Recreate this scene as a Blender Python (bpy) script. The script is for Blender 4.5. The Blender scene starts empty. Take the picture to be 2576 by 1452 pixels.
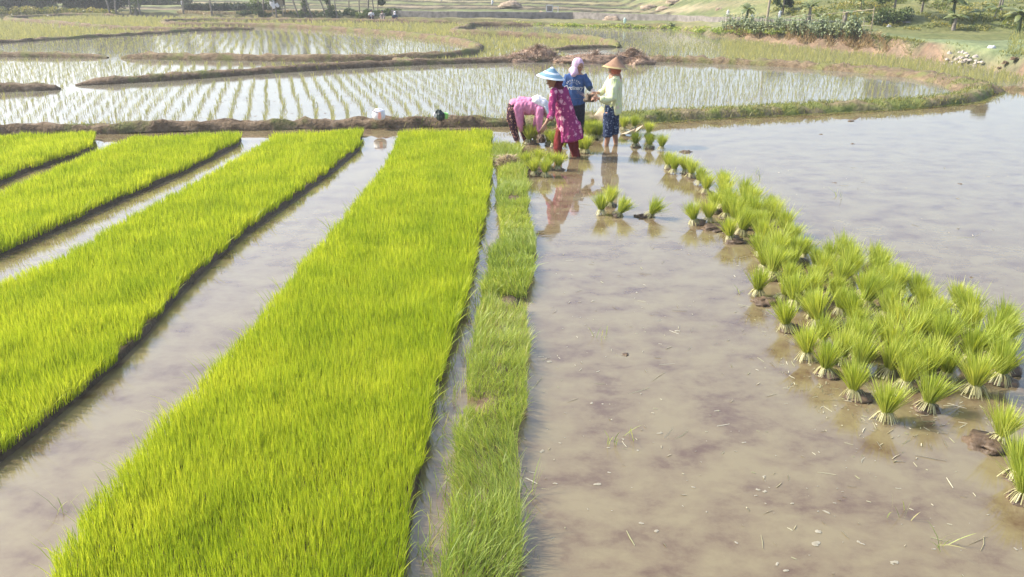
import bpy, math, random
import numpy as np
from mathutils import Vector, Matrix, noise
from mathutils.bvhtree import BVHTree
random.seed(7); RNG = np.random.default_rng(7)
SC = bpy.context.scene; COL = SC.collection
R = math.radians
# ------------------------------------------------------------------ camera
CAMH = 2.82; F = 2100.0; PITCH = math.atan(786/F)
cam = bpy.data.cameras.new('camera'); camo = bpy.data.objects.new('camera', cam); COL.objects.link(camo)
camo.location = (0, 0, CAMH); camo.rotation_euler = (math.pi/2-PITCH, 0, 0)
cam.sensor_width = 36; cam.lens = F/2576*36; cam.clip_end = 3000; cam.clip_start = 0.05
SC.camera = camo
cp, sp = math.cos(PITCH), math.sin(PITCH)
def ray(px, py):
    u = (px-1288)/F; v = -(py-726)/F
    return Vector((u, cp+v*sp, -sp+v*cp))
def P(px, py, z=0.0):
    d = ray(px, py); t = (z-CAMH)/d.z
    return Vector((d.x*t, d.y*t, z))
def Q(px, py, Y):
    d = ray(px, py); t = Y/d.y
    return Vector((d.x*t, Y, CAMH+d.z*t))
def C1(cx, cy, Y): return Q(1223.3+cx*.2664, 102.6+cy*.2664, Y)
# ------------------------------------------------------------------ object helpers
def tag(o, label=None, cat=None, group=None, kind=None):
    if label: o['label'] = label
    if cat: o['category'] = cat
    if group: o['group'] = group
    if kind: o['kind'] = kind
    return o
def empty(name, loc, label=None, cat=None, group=None, rz=0):
    o = bpy.data.objects.new(name, None); COL.objects.link(o); o.location = loc; o.rotation_euler = (0, 0, rz)
    o.empty_display_size = .1
    return tag(o, label, cat, group)
def link(name, me, mat=None, parent=None):
    o = bpy.data.objects.new(name, me); COL.objects.link(o)
    if mat is not None and len(me.materials) == 0: me.materials.append(mat)
    if parent is not None: o.parent = parent
    return o
def npmesh(name, V, quads=None, tris=None, attrs=None, smooth=False):
    V = np.asarray(V, dtype=np.float32)
    loops = []; starts = []; n = 0
    if quads is not None and len(quads):
        q = np.asarray(quads, dtype=np.int32); loops.append(q.ravel()); starts.append(np.arange(len(q))*4); n = len(q)*4
    if tris is not None and len(tris):
        t = np.asarray(tris, dtype=np.int32); loops.append(t.ravel()); starts.append(n+np.arange(len(t))*3)
    L = np.concatenate(loops).astype(np.int32); S = np.concatenate(starts).astype(np.int32)
    me = bpy.data.meshes.new(name)
    me.vertices.add(len(V)); me.vertices.foreach_set('co', V.ravel())
    me.loops.add(len(L)); me.loops.foreach_set('vertex_index', L)
    me.polygons.add(len(S)); me.polygons.foreach_set('loop_start', S)
    if smooth: me.polygons.foreach_set('use_smooth', np.ones(len(S), dtype=bool))
    me.update(calc_edges=True)
    if attrs:
        for k, a in attrs.items():
            at = me.attributes.new(k, 'FLOAT', 'POINT'); at.data.foreach_set('value', np.asarray(a, dtype=np.float32))
    return me
def pymesh(name, verts, faces, smooth=True):
    me = bpy.data.meshes.new(name); me.from_pydata([tuple(v) for v in verts], [], faces); me.update()
    if smooth: me.polygons.foreach_set('use_smooth', np.ones(len(me.polygons), dtype=bool))
    return me
def wn(x, y, seed, f=1.0, n=7):
    r = np.random.default_rng(seed); s = 0
    for i in range(n):
        a = r.uniform(0, 6.283); k = f*r.uniform(.6, 1.8); ph = r.uniform(0, 6.283)
        s = s+np.sin((x*np.cos(a)+y*np.sin(a))*k+ph)
    return s/n**.5/1.2
# ------------------------------------------------------------------ materials
def newmat(name):
    m = bpy.data.materials.new(name); m.use_nodes = True; nt = m.node_tree
    return m, nt, nt.nodes, nt.links, nt.nodes['Principled BSDF']
def setin(b, **kw):
    for k, v in kw.items():
        k = k.replace('_', ' ')
        if k in b.inputs: b.inputs[k].default_value = v
def ramp(N, stops):
    r = N.new('ShaderNodeValToRGB'); e = r.color_ramp.elements
    while len(e) < len(stops): e.new(.5)
    for el, (p, c) in zip(e, stops): el.position = p; el.color = (*c, 1)
    return r
def noisecol(name, stops, scale=5, rough=.8, bump=0, bscale=None, detail=5, coord='Object', dist=.01, spec=.3):
    m, nt, N, L, b = newmat(name)
    tc = N.new('ShaderNodeTexCoord'); nz = N.new('ShaderNodeTexNoise'); nz.inputs['Scale'].default_value = scale; nz.inputs['Detail'].default_value = detail
    L.new(tc.outputs[coord], nz.inputs['Vector']); r = ramp(N, stops); L.new(nz.outputs['Fac'], r.inputs['Fac']); L.new(r.outputs['Color'], b.inputs['Base Color'])
    setin(b, Roughness=rough, Specular_IOR_Level=spec)
    if bump:
        n2 = N.new('ShaderNodeTexNoise'); n2.inputs['Scale'].default_value = bscale or scale*4; n2.inputs['Detail'].default_value = 6; L.new(tc.outputs[coord], n2.inputs['Vector'])
        bp = N.new('ShaderNodeBump'); bp.inputs['Strength'].default_value = bump; bp.inputs['Distance'].default_value = dist
        L.new(n2.outputs['Fac'], bp.inputs['Height']); L.new(bp.outputs['Normal'], b.inputs['Normal'])
    return m
def leafmat(name, stops, trans=.4, rough=.45, spec=.35, tcol=None, tipstops=None):
    m, nt, N, L, b = newmat(name)
    at = N.new('ShaderNodeAttribute'); at.attribute_name = 'rnd'
    r = ramp(N, stops); L.new(at.outputs['Fac'], r.inputs['Fac']); out = r.outputs['Color']
    if tipstops:
        a2 = N.new('ShaderNodeAttribute'); a2.attribute_name = 'tt'
        r2 = ramp(N, tipstops); L.new(a2.outputs['Fac'], r2.inputs['Fac'])
        mx = N.new('ShaderNodeMix'); mx.data_type = 'RGBA'; mx.blend_type = 'MULTIPLY'; mx.inputs['Factor'].default_value = 1
        L.new(out, mx.inputs['A']); L.new(r2.outputs['Color'], mx.inputs['B']); out = mx.outputs['Result']
    L.new(out, b.inputs['Base Color']); setin(b, Roughness=rough, Specular_IOR_Level=spec)
    tr = N.new('ShaderNodeBsdfTranslucent')
    m2 = N.new('ShaderNodeMix'); m2.data_type = 'RGBA'; m2.blend_type = 'MULTIPLY'; m2.inputs['Factor'].default_value = 1
    m2.inputs['B'].default_value = (*(tcol or (1.5, 1.35, .6)), 1); L.new(out, m2.inputs['A']); L.new(m2.outputs['Result'], tr.inputs['Color'])
    mix = N.new('ShaderNodeMixShader'); mix.inputs[0].default_value = trans
    L.new(b.outputs[0], mix.inputs[1]); L.new(tr.outputs[0], mix.inputs[2]); L.new(mix.outputs[0], N['Material Output'].inputs['Surface'])
    return m
M = {}
M['bed'] = leafmat('rice_leaf', [(0, (.18, .27, .02)), (.5, (.33, .405, .035)), (1, (.50, .53, .065))], trans=.45, tcol=(1.35, 1.28, .65), spec=.2, rough=.5)
M['bundle'] = leafmat('bundle_leaf', [(0, (.16, .22, .03)), (.5, (.32, .39, .06)), (1, (.50, .53, .13))], trans=.4, tcol=(1.5, 1.35, .6), spec=.25)
M['sprout'] = leafmat('sprout_leaf', [(0, (.24, .26, .13)), (.5, (.33, .34, .17)), (1, (.42, .41, .21))], trans=.4, spec=.2)
M['weed'] = leafmat('weed_leaf', [(0, (.14, .21, .04)), (.5, (.27, .35, .07)), (.88, (.40, .44, .13)), (1, (.46, .42, .2))], trans=.4, tcol=(1.4, 1.3, .6))
M['bankgrass'] = leafmat('bank_grass', [(0, (.07, .10, .02)), (.5, (.15, .18, .045)), (1, (.32, .29, .10))], trans=.35)
M['tree'] = leafmat('tree_leaf', [(0, (.03, .055, .02)), (.5, (.06, .10, .03)), (1, (.14, .18, .06))], trans=.3)
M['darktree'] = leafmat('dark_tree_leaf', [(0, (.02, .035, .022)), (.5, (.035, .055, .03)), (1, (.07, .10, .045))], trans=.25)
M['banana'] = leafmat('banana_leaf', [(0, (.07, .10, .035)), (.5, (.13, .17, .06)), (1, (.26, .28, .12))], trans=.35)
M['crop'] = leafmat('crop_leaf', [(0, (.10, .14, .07)), (.5, (.22, .27, .15)), (1, (.42, .46, .28))], trans=.3)
M['straw'] = leafmat('dry_straw', [(0, (.24, .17, .09)), (.5, (.42, .32, .18)), (1, (.60, .50, .30))], trans=.2, tcol=(1.1, 1, .8), spec=.3)
M['float'] = leafmat('floating_straw', [(0, (.20, .20, .09)), (.5, (.30, .28, .17)), (1, (.42, .39, .28))], trans=.1, tcol=(1, 1, .9))
M['darkstraw'] = leafmat('damp_straw', [(0, (.12, .07, .045)), (.5, (.27, .18, .12)), (1, (.50, .38, .27))], trans=.1, tcol=(1, 1, .9))
M['root'] = leafmat('pale_root', [(0, (.24, .22, .09)), (.5, (.38, .36, .17)), (1, (.50, .48, .27))], trans=.2, tcol=(1.1, 1.05, .8))
M['mud'] = noisecol('wet_mud', [(.3, (.055, .036, .022)), (.6, (.11, .075, .045)), (.8, (.17, .12, .075))], 14, .55, .8, 40, dist=.01)
M['bark'] = noisecol('bark', [(.3, (.13, .11, .09)), (.7, (.27, .24, .20))], 6, .9, .5)
M['skin'] = noisecol('skin', [(.3, (.27, .14, .085)), (.7, (.34, .18, .11))], 12, .5, .1, 60, dist=.002)
M['concrete'] = noisecol('old_concrete', [(.3, (.11, .10, .09)), (.5, (.20, .18, .16)), (.75, (.29, .265, .235))], 3.5, .9, .4)
M['white'] = noisecol('white_cloth', [(.3, (.48, .48, .48)), (.7, (.60, .59, .57))], 8, .8)
M['wood'] = noisecol('weathered_wood', [(.3, (.22, .18, .13)), (.7, (.36, .30, .22))], 6, .85, .3)
M['thatch'] = noisecol('pale_thatch', [(.3, (.30, .24, .16)), (.7, (.44, .36, .26))], 10, .9, .5)
M['palegreen'] = noisecol('pale_green_cloth', [(.3, (.40, .52, .44)), (.7, (.50, .62, .52))], 8, .8)
M['stone'] = noisecol('white_stone', [(.3, (.30, .26, .22)), (.7, (.46, .41, .36))], 8, .9)
M['dark'] = noisecol('black_plastic', [(.3, (.012, .02, .018)), (.7, (.03, .045, .04))], 8, .35, .5, 20, dist=.01)

def ground_mat():
    m, nt, N, L, b = newmat('ground_earth')
    at = N.new('ShaderNodeAttribute'); at.attribute_name = 'gcol'
    tc = N.new('ShaderNodeTexCoord'); nz = N.new('ShaderNodeTexNoise'); nz.inputs['Scale'].default_value = 1.6; nz.inputs['Detail'].default_value = 8; nz.inputs['Roughness'].default_value = .65
    L.new(tc.outputs['Object'], nz.inputs['Vector'])
    r = ramp(N, [(.3, (.55, .6, .55)), (.5, (.95, .95, .95)), (.7, (1.35, 1.25, 1.2))]); L.new(nz.outputs['Fac'], r.inputs['Fac'])
    mx = N.new('ShaderNodeMix'); mx.data_type = 'RGBA'; mx.blend_type = 'MULTIPLY'; mx.inputs['Factor'].default_value = 1
    L.new(at.outputs['Color'], mx.inputs['A']); L.new(r.outputs['Color'], mx.inputs['B']); L.new(mx.outputs['Result'], b.inputs['Base Color'])
    n2 = N.new('ShaderNodeTexNoise'); n2.inputs['Scale'].default_value = 5; n2.inputs['Detail'].default_value = 8; L.new(tc.outputs['Object'], n2.inputs['Vector'])
    bp = N.new('ShaderNodeBump'); bp.inputs['Strength'].default_value = .8; bp.inputs['Distance'].default_value = .12
    L.new(n2.outputs['Fac'], bp.inputs['Height']); L.new(bp.outputs['Normal'], b.inputs['Normal']); setin(b, Roughness=.95, Specular_IOR_Level=.1)
    return m
M['ground'] = ground_mat()
def bund_mat(name, dark, mid, pale, green, gpos=.58):
    m, nt, N, L, b = newmat(name)
    tc = N.new('ShaderNodeTexCoord')
    nz = N.new('ShaderNodeTexNoise'); nz.inputs['Scale'].default_value = 6; nz.inputs['Detail'].default_value = 9; nz.inputs['Roughness'].default_value = .7; L.new(tc.outputs['Object'], nz.inputs['Vector'])
    r = ramp(N, [(.3, dark), (.5, mid), (.72, pale)]); L.new(nz.outputs['Fac'], r.inputs['Fac'])
    n2 = N.new('ShaderNodeTexNoise'); n2.inputs['Scale'].default_value = 1.7; n2.inputs['Detail'].default_value = 7; L.new(tc.outputs['Object'], n2.inputs['Vector'])
    r2 = ramp(N, [(gpos-.06, (0, 0, 0)), (gpos+.08, (1, 1, 1))]); L.new(n2.outputs['Fac'], r2.inputs['Fac'])
    mx = N.new('ShaderNodeMix'); mx.data_type = 'RGBA'; mx.inputs['B'].default_value = (*green, 1); L.new(r2.outputs['Color'], mx.inputs['Factor']); L.new(r.outputs['Color'], mx.inputs['A'])
    L.new(mx.outputs['Result'], b.inputs['Base Color'])
    n3 = N.new('ShaderNodeTexNoise'); n3.inputs['Scale'].default_value = 16; n3.inputs['Detail'].default_value = 8; L.new(tc.outputs['Object'], n3.inputs['Vector'])
    bp = N.new('ShaderNodeBump'); bp.inputs['Strength'].default_value = 1; bp.inputs['Distance'].default_value = .04
    L.new(n3.outputs['Fac'], bp.inputs['Height']); L.new(bp.outputs['Normal'], b.inputs['Normal']); setin(b, Roughness=.9, Specular_IOR_Level=.2)
    return m
M['bundA'] = bund_mat('bund_mud', (.055, .036, .022), (.12, .085, .052), (.22, .165, .11), (.10, .11, .035), .6)
M['bundT'] = bund_mat('bund_dry', (.07, .05, .03), (.145, .105, .062), (.24, .185, .11), (.13, .13, .045), .54)
M['bundG'] = bund_mat('bund_green', (.09, .07, .035), (.16, .13, .07), (.28, .23, .13), (.13, .15, .04), .5)

def water_mat(name, clear, mud, patch, patch_scale, patch_lo, patch_hi, bump, rough=.03, spec=.5):
    m, nt, N, L, b = newmat(name)
    tc = N.new('ShaderNodeTexCoord')
    mp = N.new('ShaderNodeMapping'); mp.inputs['Scale'].default_value = (1, 1.25, 1); L.new(tc.outputs['Object'], mp.inputs['Vector'])
    nz = N.new('ShaderNodeTexNoise'); nz.inputs['Scale'].default_value = patch_scale; nz.inputs['Detail'].default_value = 10; nz.inputs['Roughness'].default_value = .66; nz.inputs['Distortion'].default_value = .15
    L.new(mp.outputs['Vector'], nz.inputs['Vector'])
    r = ramp(N, [(patch_lo, patch), ((patch_lo+patch_hi)/2, mud), (patch_hi, clear)]); L.new(nz.outputs['Fac'], r.inputs['Fac']); L.new(r.outputs['Color'], b.inputs['Base Color'])
    setin(b, Roughness=rough, IOR=1.39, Specular_IOR_Level=spec)
    n2 = N.new('ShaderNodeTexNoise'); n2.inputs['Scale'].default_value = 3.0; n2.inputs['Detail'].default_value = 3
    mp2 = N.new('ShaderNodeMapping'); mp2.inputs['Scale'].default_value = (.8, 2.2, 1); L.new(tc.outputs['Object'], mp2.inputs['Vector']); L.new(mp2.outputs['Vector'], n2.inputs['Vector'])
    bp = N.new('ShaderNodeBump'); bp.inputs['Strength'].default_value = bump; bp.inputs['Distance'].default_value = .02
    L.new(n2.outputs['Fac'], bp.inputs['Height']); L.new(bp.outputs['Normal'], b.inputs['Normal'])
    return m
M['water'] = water_mat('muddy_water', (.170, .138, .074), (.142, .108, .060), (.092, .058, .034), 2.3, .34, .60, .035, rough=.03, spec=1.0)
M['paddy'] = water_mat('paddy_water', (.17, .16, .12), (.14, .125, .09), (.09, .075, .055), 1.3, .30, .6, .05, rough=.08, spec=.28)

# ------------------------------------------------------------------ blades
def blades(base, h, w, lean, bendv, seed=0, yaw=None, segs=2, rnd=None, attrs=True):
    """base Nx3, h N, w N, lean Nx2 (tip offset as fraction of h), bendv N extra droop"""
    r = np.random.default_rng(seed); n = len(base)
    if yaw is None: yaw = r.uniform(0, math.pi, n)
    sx, sy = np.cos(yaw)*w/2, np.sin(yaw)*w/2
    base = np.asarray(base); lv = np.asarray(lean)
    rows = []
    ts = [0, .55, 1] if segs == 2 else [0, .4, .75, 1]
    ws = [.8, 1, 0] if segs == 2 else [.7, 1, .7, 0]
    V = []; T = []
    for t, ww in zip(ts, ws):
        c = base.copy().astype(float)
        k = t*(1-bendv)+t*t*bendv
        c[:, 0] += lv[:, 0]*h*k; c[:, 1] += lv[:, 1]*h*k
        c[:, 2] += h*(t-bendv*.35*t*t)
        if ww > 0:
            a = c.copy(); a[:, 0] -= sx*ww; a[:, 1] -= sy*ww
            b = c.copy(); b[:, 0] += sx*ww; b[:, 1] += sy*ww
            V += [a, b]; T += [t, t]
        else: V += [c]; T += [t]
    k = len(V); V = np.stack(V, 1).reshape(-1, 3)
    o = np.arange(n)*k
    quads = []
    for i in range(len(ts)-2): quads.append(np.stack([o+2*i, o+2*i+1, o+2*i+3, o+2*i+2], 1))
    quads = np.concatenate(quads); tris = np.stack([o+k-3, o+k-2, o+k-1], 1)
    rn = r.uniform(0, 1, n) if rnd is None else rnd
    return V, quads, tris, dict(rnd=np.repeat(rn, k), tt=np.tile(np.array(T), n))
def merge(parts):
    V = []; Qs = []; Ts = []; A = {}; o = 0
    for v, q, t, a in parts:
        V.append(v); Qs.append(np.asarray(q)+o); Ts.append(np.asarray(t)+o); o += len(v)
        for k in a: A.setdefault(k, []).append(a[k])
    return np.concatenate(V), np.concatenate(Qs), np.concatenate(Ts), {k: np.concatenate(x) for k, x in A.items()}
def inpoly(x, y, poly):
    res = np.zeros(len(x), bool); n = len(poly); j = n-1
    for i in range(n):
        xi, yi = poly[i][:2]; xj, yj = poly[j][:2]
        c = ((yi > y) != (yj > y)) & (x < (xj-xi)*(y-yi)/(yj-yi+1e-12)+xi)
        res ^= c; j = i
    return res
def poly3(pts, z=0.0): return [P(x, y, z) for x, y in pts]
def polydist(x, y, poly):
    d = np.full(len(x), 1e9); n = len(poly)
    for i in range(n):
        a = np.array(poly[i][:2]); b = np.array(poly[(i+1) % n][:2]); ab = b-a
        t = np.clip(((x-a[0])*ab[0]+(y-a[1])*ab[1])/(ab@ab+1e-12), 0, 1)
        d = np.minimum(d, np.hypot(x-a[0]-t*ab[0], y-a[1]-t*ab[1]))
    return d
def seen(x, y, margin=1.2):
    return (np.abs(x) < (y*cp+CAMH*sp)*.6133*1.04+margin)

# ------------------------------------------------------------------ terrain
toe = [P(-600, 38), P(0, 38), P(226, 39), P(640, 46), P(1000, 56), P(1288, 64), P(1700, 76), P(1900, 82)]
toe2 = [P(1815, 96), P(2085, 127), P(2241, 143), P(2397, 161), P(2500, 180), P(2700, 212)]
tx = np.array([-300]+[p.x for p in toe[:-1]]+[p.x for p in toe2]+[60, 400]); ty = np.array([toe[0].y+3]+[p.y for p in toe[:-1]]+[p.y for p in toe2]+[16, 13])
o_ = np.argsort(tx); tx, ty = tx[o_], ty[o_]
XR = P(1815, 96).x
def sstep(a, b, x):
    t = np.clip((x-a)/(b-a), 0, 1); return t*t*(3-2*t)
def height(x, y):
    x = np.asarray(x, float); y = np.asarray(y, float)
    yb = np.interp(x, tx, ty); right = sstep(XR-1.0, XR+2.0, x)
    w = .5+.9*right
    rise = sstep(0, 1, (y-yb)/w)
    z = -.2+rise*(.45+.35*right)
    # terraces behind
    s = np.clip((y-yb-6)/4.2, 0, 14); st = np.floor(s)+sstep(.82, 1, s-np.floor(s))
    z = z+rise*st*.115*(1-sstep(XR+1, XR+9, x))
    # hillside on the right
    d = (y-(36+ .0*x))*1.0 + (x-12)*.25
    hill = np.clip(d-3, 0, None)
    z = z+sstep(XR+.5, XR+6, x)*((np.minimum(hill, 22)*.085+.35*sstep(0, 3, hill)+np.clip(hill-22, 0, 60)*.012))
    z = z+rise*(wn(x, y, 3, .5)*.06+wn(x, y, 4, 1.9)*.035)*(1+2.5*sstep(XR+2, XR+8, x)*sstep(0, 4, hill))
    z = z+sstep(95, 220, y)*1.5+sstep(200, 700, y)*9
    return z
xs = np.concatenate([np.linspace(-900, -70, 20), np.arange(-68, 75, .55), np.linspace(78, 900, 20)])
ys = np.concatenate([np.linspace(-40, 10, 8), np.arange(11, 110, .45), np.linspace(112, 900, 40)])
X, Y = np.meshgrid(xs, ys); Z = height(X, Y); nx, ny = len(xs), len(ys)
V = np.stack([X.ravel(), Y.ravel(), Z.ravel()], 1)
i, j = np.meshgrid(np.arange(nx-1), np.arange(ny-1)); a = (j*nx+i).ravel()
gme = npmesh('ground', V, quads=np.stack([a, a+1, a+nx+1, a+nx], 1), smooth=True)
x, y = V[:, 0], V[:, 1]; yb = np.interp(x, tx, ty); dd = y-yb
mudc = np.array([.16, .12, .08]); redc = np.array([.20, .142, .095])*(1+.25*wn(x, y, 33, 3.5))[:, None]; grn = np.array([.13, .15, .055]); tan = np.array([.30, .25, .14]); pale = np.array([.17, .20, .07]); far = np.array([.05, .075, .05])
n1 = (wn(x, y, 11, .35)*.5+.5)[:, None].clip(0, 1); n2_ = (wn(x, y*1.0, 12, 1.2)*.5+.5)[:, None].clip(0, 1)
rr = sstep(XR-1, XR+2, x)[:, None]
col = np.tile(mudc, (len(x), 1))
backc = grn*(1-n1*.65)+tan*n1*.65
padc = np.array([.15, .18, .09])*(1+.12*wn(x, y, 34, 1.2))[:, None]; onp = (rr*((dd < 8.5)[:, None]))
hillc = (grn*.85)*(1-n2_*.4)+np.array([.20, .18, .08])*n2_*.4
s = np.clip((dd-6)/4.2, 0, None); edge = ((s-np.floor(s)) > .76)[:, None]*(wn(x, y*0, 44, .25)[:, None] > -.5)*1.0
pal = np.array([[.21, .19, .10], [.14, .16, .07], [.20, .165, .11], [.165, .18, .08], [.24, .21, .125], [.13, .145, .065]])
terr = pal[(np.floor(s).astype(int)+(np.floor((x+5*np.floor(s))/17)).astype(int)*2) % 6]*(.85+.3*n2_)
terr = terr*(1-edge)+np.array([.065, .06, .04])*edge
back = terr*(1-sstep(XR+1, XR+5, x)[:, None])+hillc*sstep(XR+1, XR+5, x)[:, None]
f = sstep(-.1, .15, dd)[:, None]
facec = np.array([.13, .12, .055])*(1-rr)+redc*rr
g = sstep(1.2+.5*rr[:, 0], 1.9+.6*rr[:, 0], dd)[:, None]
col = col*(1-f)+facec*f; back = back*(1-onp)+padc*onp; col = col*(1-g)+(back)*g
near = ((dd > 1.0) & (dd < 7) & (x < XR))[:, None]
col = np.where(near, (grn*(1-n1*.5)+np.array([.22, .17, .11])*n1*.5), col)
fr = sstep(95, 180, y)[:, None]; col = col*(1-fr)+far*fr
ca = gme.color_attributes.new('gcol', 'FLOAT_COLOR', 'POINT'); ca.data.foreach_set('color', np.concatenate([col, np.ones((len(x), 1))], 1).astype(np.float32).ravel())
tag(link('ground', gme, M['ground']), 'earth, banks and grassy slopes around the flooded rice fields', 'ground', kind='structure')
def hit(px, py):
    d = ray(px, py); ts = np.concatenate([np.arange(15, 90, .05), np.arange(90, 500, .5)])
    k = np.nonzero(CAMH+d.z*ts <= height(d.x*ts, d.y*ts))[0]; t = float(ts[k[0]]) if len(k) else 500.
    return Vector((d.x*t, d.y*t, CAMH+d.z*t))
# water sheets
def sheet(name, pts, z, mat, label):
    me = pymesh(name, [(p[0], p[1], z) for p in pts], [list(range(len(pts)))], False); o = link(name, me, mat); return tag(o, label, 'water', kind='structure')
front_A = [(-1500, 352), (-400, 352), (0, 345), (300, 342), (600, 333), (920, 328), (1280, 322), (1560, 312), (1700, 305), (2100, 284), (2300, 276), (2430, 266), (2480, 250), (2490, 232)]
A3 = [P(*q) for q in front_A]
sheet('water', [(-40, -8), (40, -8), (60, 26), (14, 22.5), (9, 16.0)] if 0 else [(-60, -10), (60, -10), (60, 24), (-60, 24)], 0.0, M['water'], 'muddy brown shallow water of the nearest field')
back_pts = [(p.x, p.y+.2) for p in A3]
lastx = P(2490, 226)
pad = back_pts+[(lastx.x+.2, lastx.y+.2), (P(2900, 232).x, P(2900, 232).y), (70, 40), (60, 75), (-90, 75), (-90, P(-1500, 352).y+.2)]
sheet('paddy_water', pad, .03, M['paddy'], 'pale shining water of the terraced rice paddies beyond the first dike')

# ------------------------------------------------------------------ bunds
def resample(pts, step):
    out = [pts[0]]
    for a, b in zip(pts[:-1], pts[1:]):
        L = (b-a).length; n = max(1, int(L/step))
        for k in range(1, n+1): out.append(a.lerp(b, k/n))
    return out
def smoothpath(pts, it=3):
    for _ in range(it):
        q = [pts[0]]
        for a, b in zip(pts[:-1], pts[1:]): q += [a.lerp(b, .25), a.lerp(b, .75)]
        pts = q+[pts[-1]]
    return pts
bund_paths = []
def bund(pxs, width, hgt, mat, label, seed=1, off=.5, rough=.05, z0=-.06):
    base = [P(*q) for q in pxs]; base = smoothpath(base, 2); path = resample(base, .12 if base[0].y < 25 else .25)
    n = len(path); W = width if callable(width) else (lambda t: width); Hh = hgt if callable(hgt) else (lambda t: hgt)
    prof = [(-1.0, 0), (-.88, .35), (-.72, .75), (-.45, .98), (-.15, 1.03), (.15, 1.0), (.45, .98), (.75, .7), (.9, .3), (1.0, 0)]
    V = []; F_ = []
    for i, p in enumerate(path):
        d = (path[min(i+1, n-1)]-path[max(i-1, 0)]).normalized(); s = Vector((d.y, -d.x, 0))
        if i == 0: sgn = 1
        t = i/(n-1); endf = min(1, (i+.3)/4, (n-1-i+.3)/4)**.5
        w = W(t)*(1+.25*noise.noise(p*.9+Vector((seed, 0, 0))))*.5*(.4+.6*endf); h = Hh(t)*endf
        c = p
        for a, b in prof:
            q = c+s*(a*w)
            nz = noise.fractal(q*3.3+Vector((0, 0, seed+b*3)), .8, 2.1, 5)
            q = q+s*(nz*rough*1.2); q.z = z0+(h-z0)*b+nz*rough*(.4+b)+(noise.noise(q*1.1)*.03*b)
            V.append(q)
    m = len(prof)
    for i in range(n-1):
        for k in range(m-1): F_.append([i*m+k, i*m+k+1, (i+1)*m+k+1, (i+1)*m+k])
    o = link('earth_dike', pymesh('earth_dike', V, F_), mat); tag(o, label, 'dike', 'earth dikes between the paddies', 'structure')
    bund_paths.append((path, W, Hh)); return o
def up(pts, d): return [(x, y-d) for x, y in pts]
bund([(-900, 350), (-400, 345), (0, 337), (300, 333), (600, 325), (920, 320), (1100, 317), (1290, 315)], .42, .17, M['bundA'], 'dark lumpy mud dike running behind the seedling beds', 1, rough=.055)
bund([(1275, 316), (1560, 305), (1700, 298), (2100, 277), (2300, 268), (2420, 255), (2462, 240), (2462, 226)], .75, .17, M['bundG'], 'green and brown grassy dike curving round the first paddy on the right', 2, rough=.05)
bund([(2462, 236), (2440, 220), (2380, 208), (2300, 194), (2150, 182), (2000, 170), (1850, 163), (1700, 157), (1560, 155), (1450, 155)], lambda t: 1.5-.95*min(1, t*1.6), .2, M['bundT'], 'tan dry earth dike sweeping back from the right bend', 3, rough=.06)
bund([(1460, 155), (1200, 160), (1000, 167), (800, 178), (600, 191), (450, 203), (190, 218)], .5, .2, M['bundA'], 'narrow dark dike slanting down to the gap on the left', 4, rough=.05)
bund([(152, 228), (0, 233), (-400, 243), (-900, 255)], .55, .2, M['bundA'], 'short dark dike left of the gap, at the left edge', 5)
bund([(308, 149), (600, 154), (800, 157), (1000, 154), (1110, 150), (1190, 138), (1208, 128), (1185, 116), (1109, 102), (945, 86), (744, 72), (644, 68), (530, 67), (425, 66), (405, 61), (430, 57), (530, 55), (650, 55), (920, 57), (1150, 61)], .55, .24, M['bundT'], 'long brown dike looping round the wide middle paddy', 6)
bund([(272, 148), (150, 146), (0, 144), (-500, 143)], .5, .2, M['bundT'], 'straight brown dike at the left behind the gap', 7)
bund([(-500, 124), (0, 111), (120, 103), (251, 95), (427, 85), (477, 80), (640, 74)], .4, .16, M['bundT'], 'thin dotted dike rising to the right behind the left paddies', 8)
bund([(640, 77), (477, 80), (402, 79), (251, 73), (176, 65), (100, 58), (30, 54), (12, 50), (60, 46), (130, 44), (150, 41), (226, 41), (300, 42)], .5, .22, M['bundT'], 'hooked brown dike in the far left corner', 9)
bund([(1556, 122), (1530, 113), (1438, 101), (1288, 94), (1150, 89), (1138, 83), (1180, 77), (1172, 70), (1200, 67), (1340, 68)], .55, .28, M['bundT'], 'brown dike hooking round the small pale paddy right of the middle', 10)
bund([(1556, 121), (1438, 126), (1370, 131)], .35, .17, M['bundT'], 'short thin dike pointing at the straw piles', 11)
bund([(2460, 222), (2520, 224), (2700, 232), (3100, 245)], .35, .07, M['bundT'], 'low muddy rim at the far right of the brown water', 12)
bund([(1012, 152), (1018, 160), (1022, 166)], .9, .16, M['bundT'], 'tan earth patch joining two dikes', 13)

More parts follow.
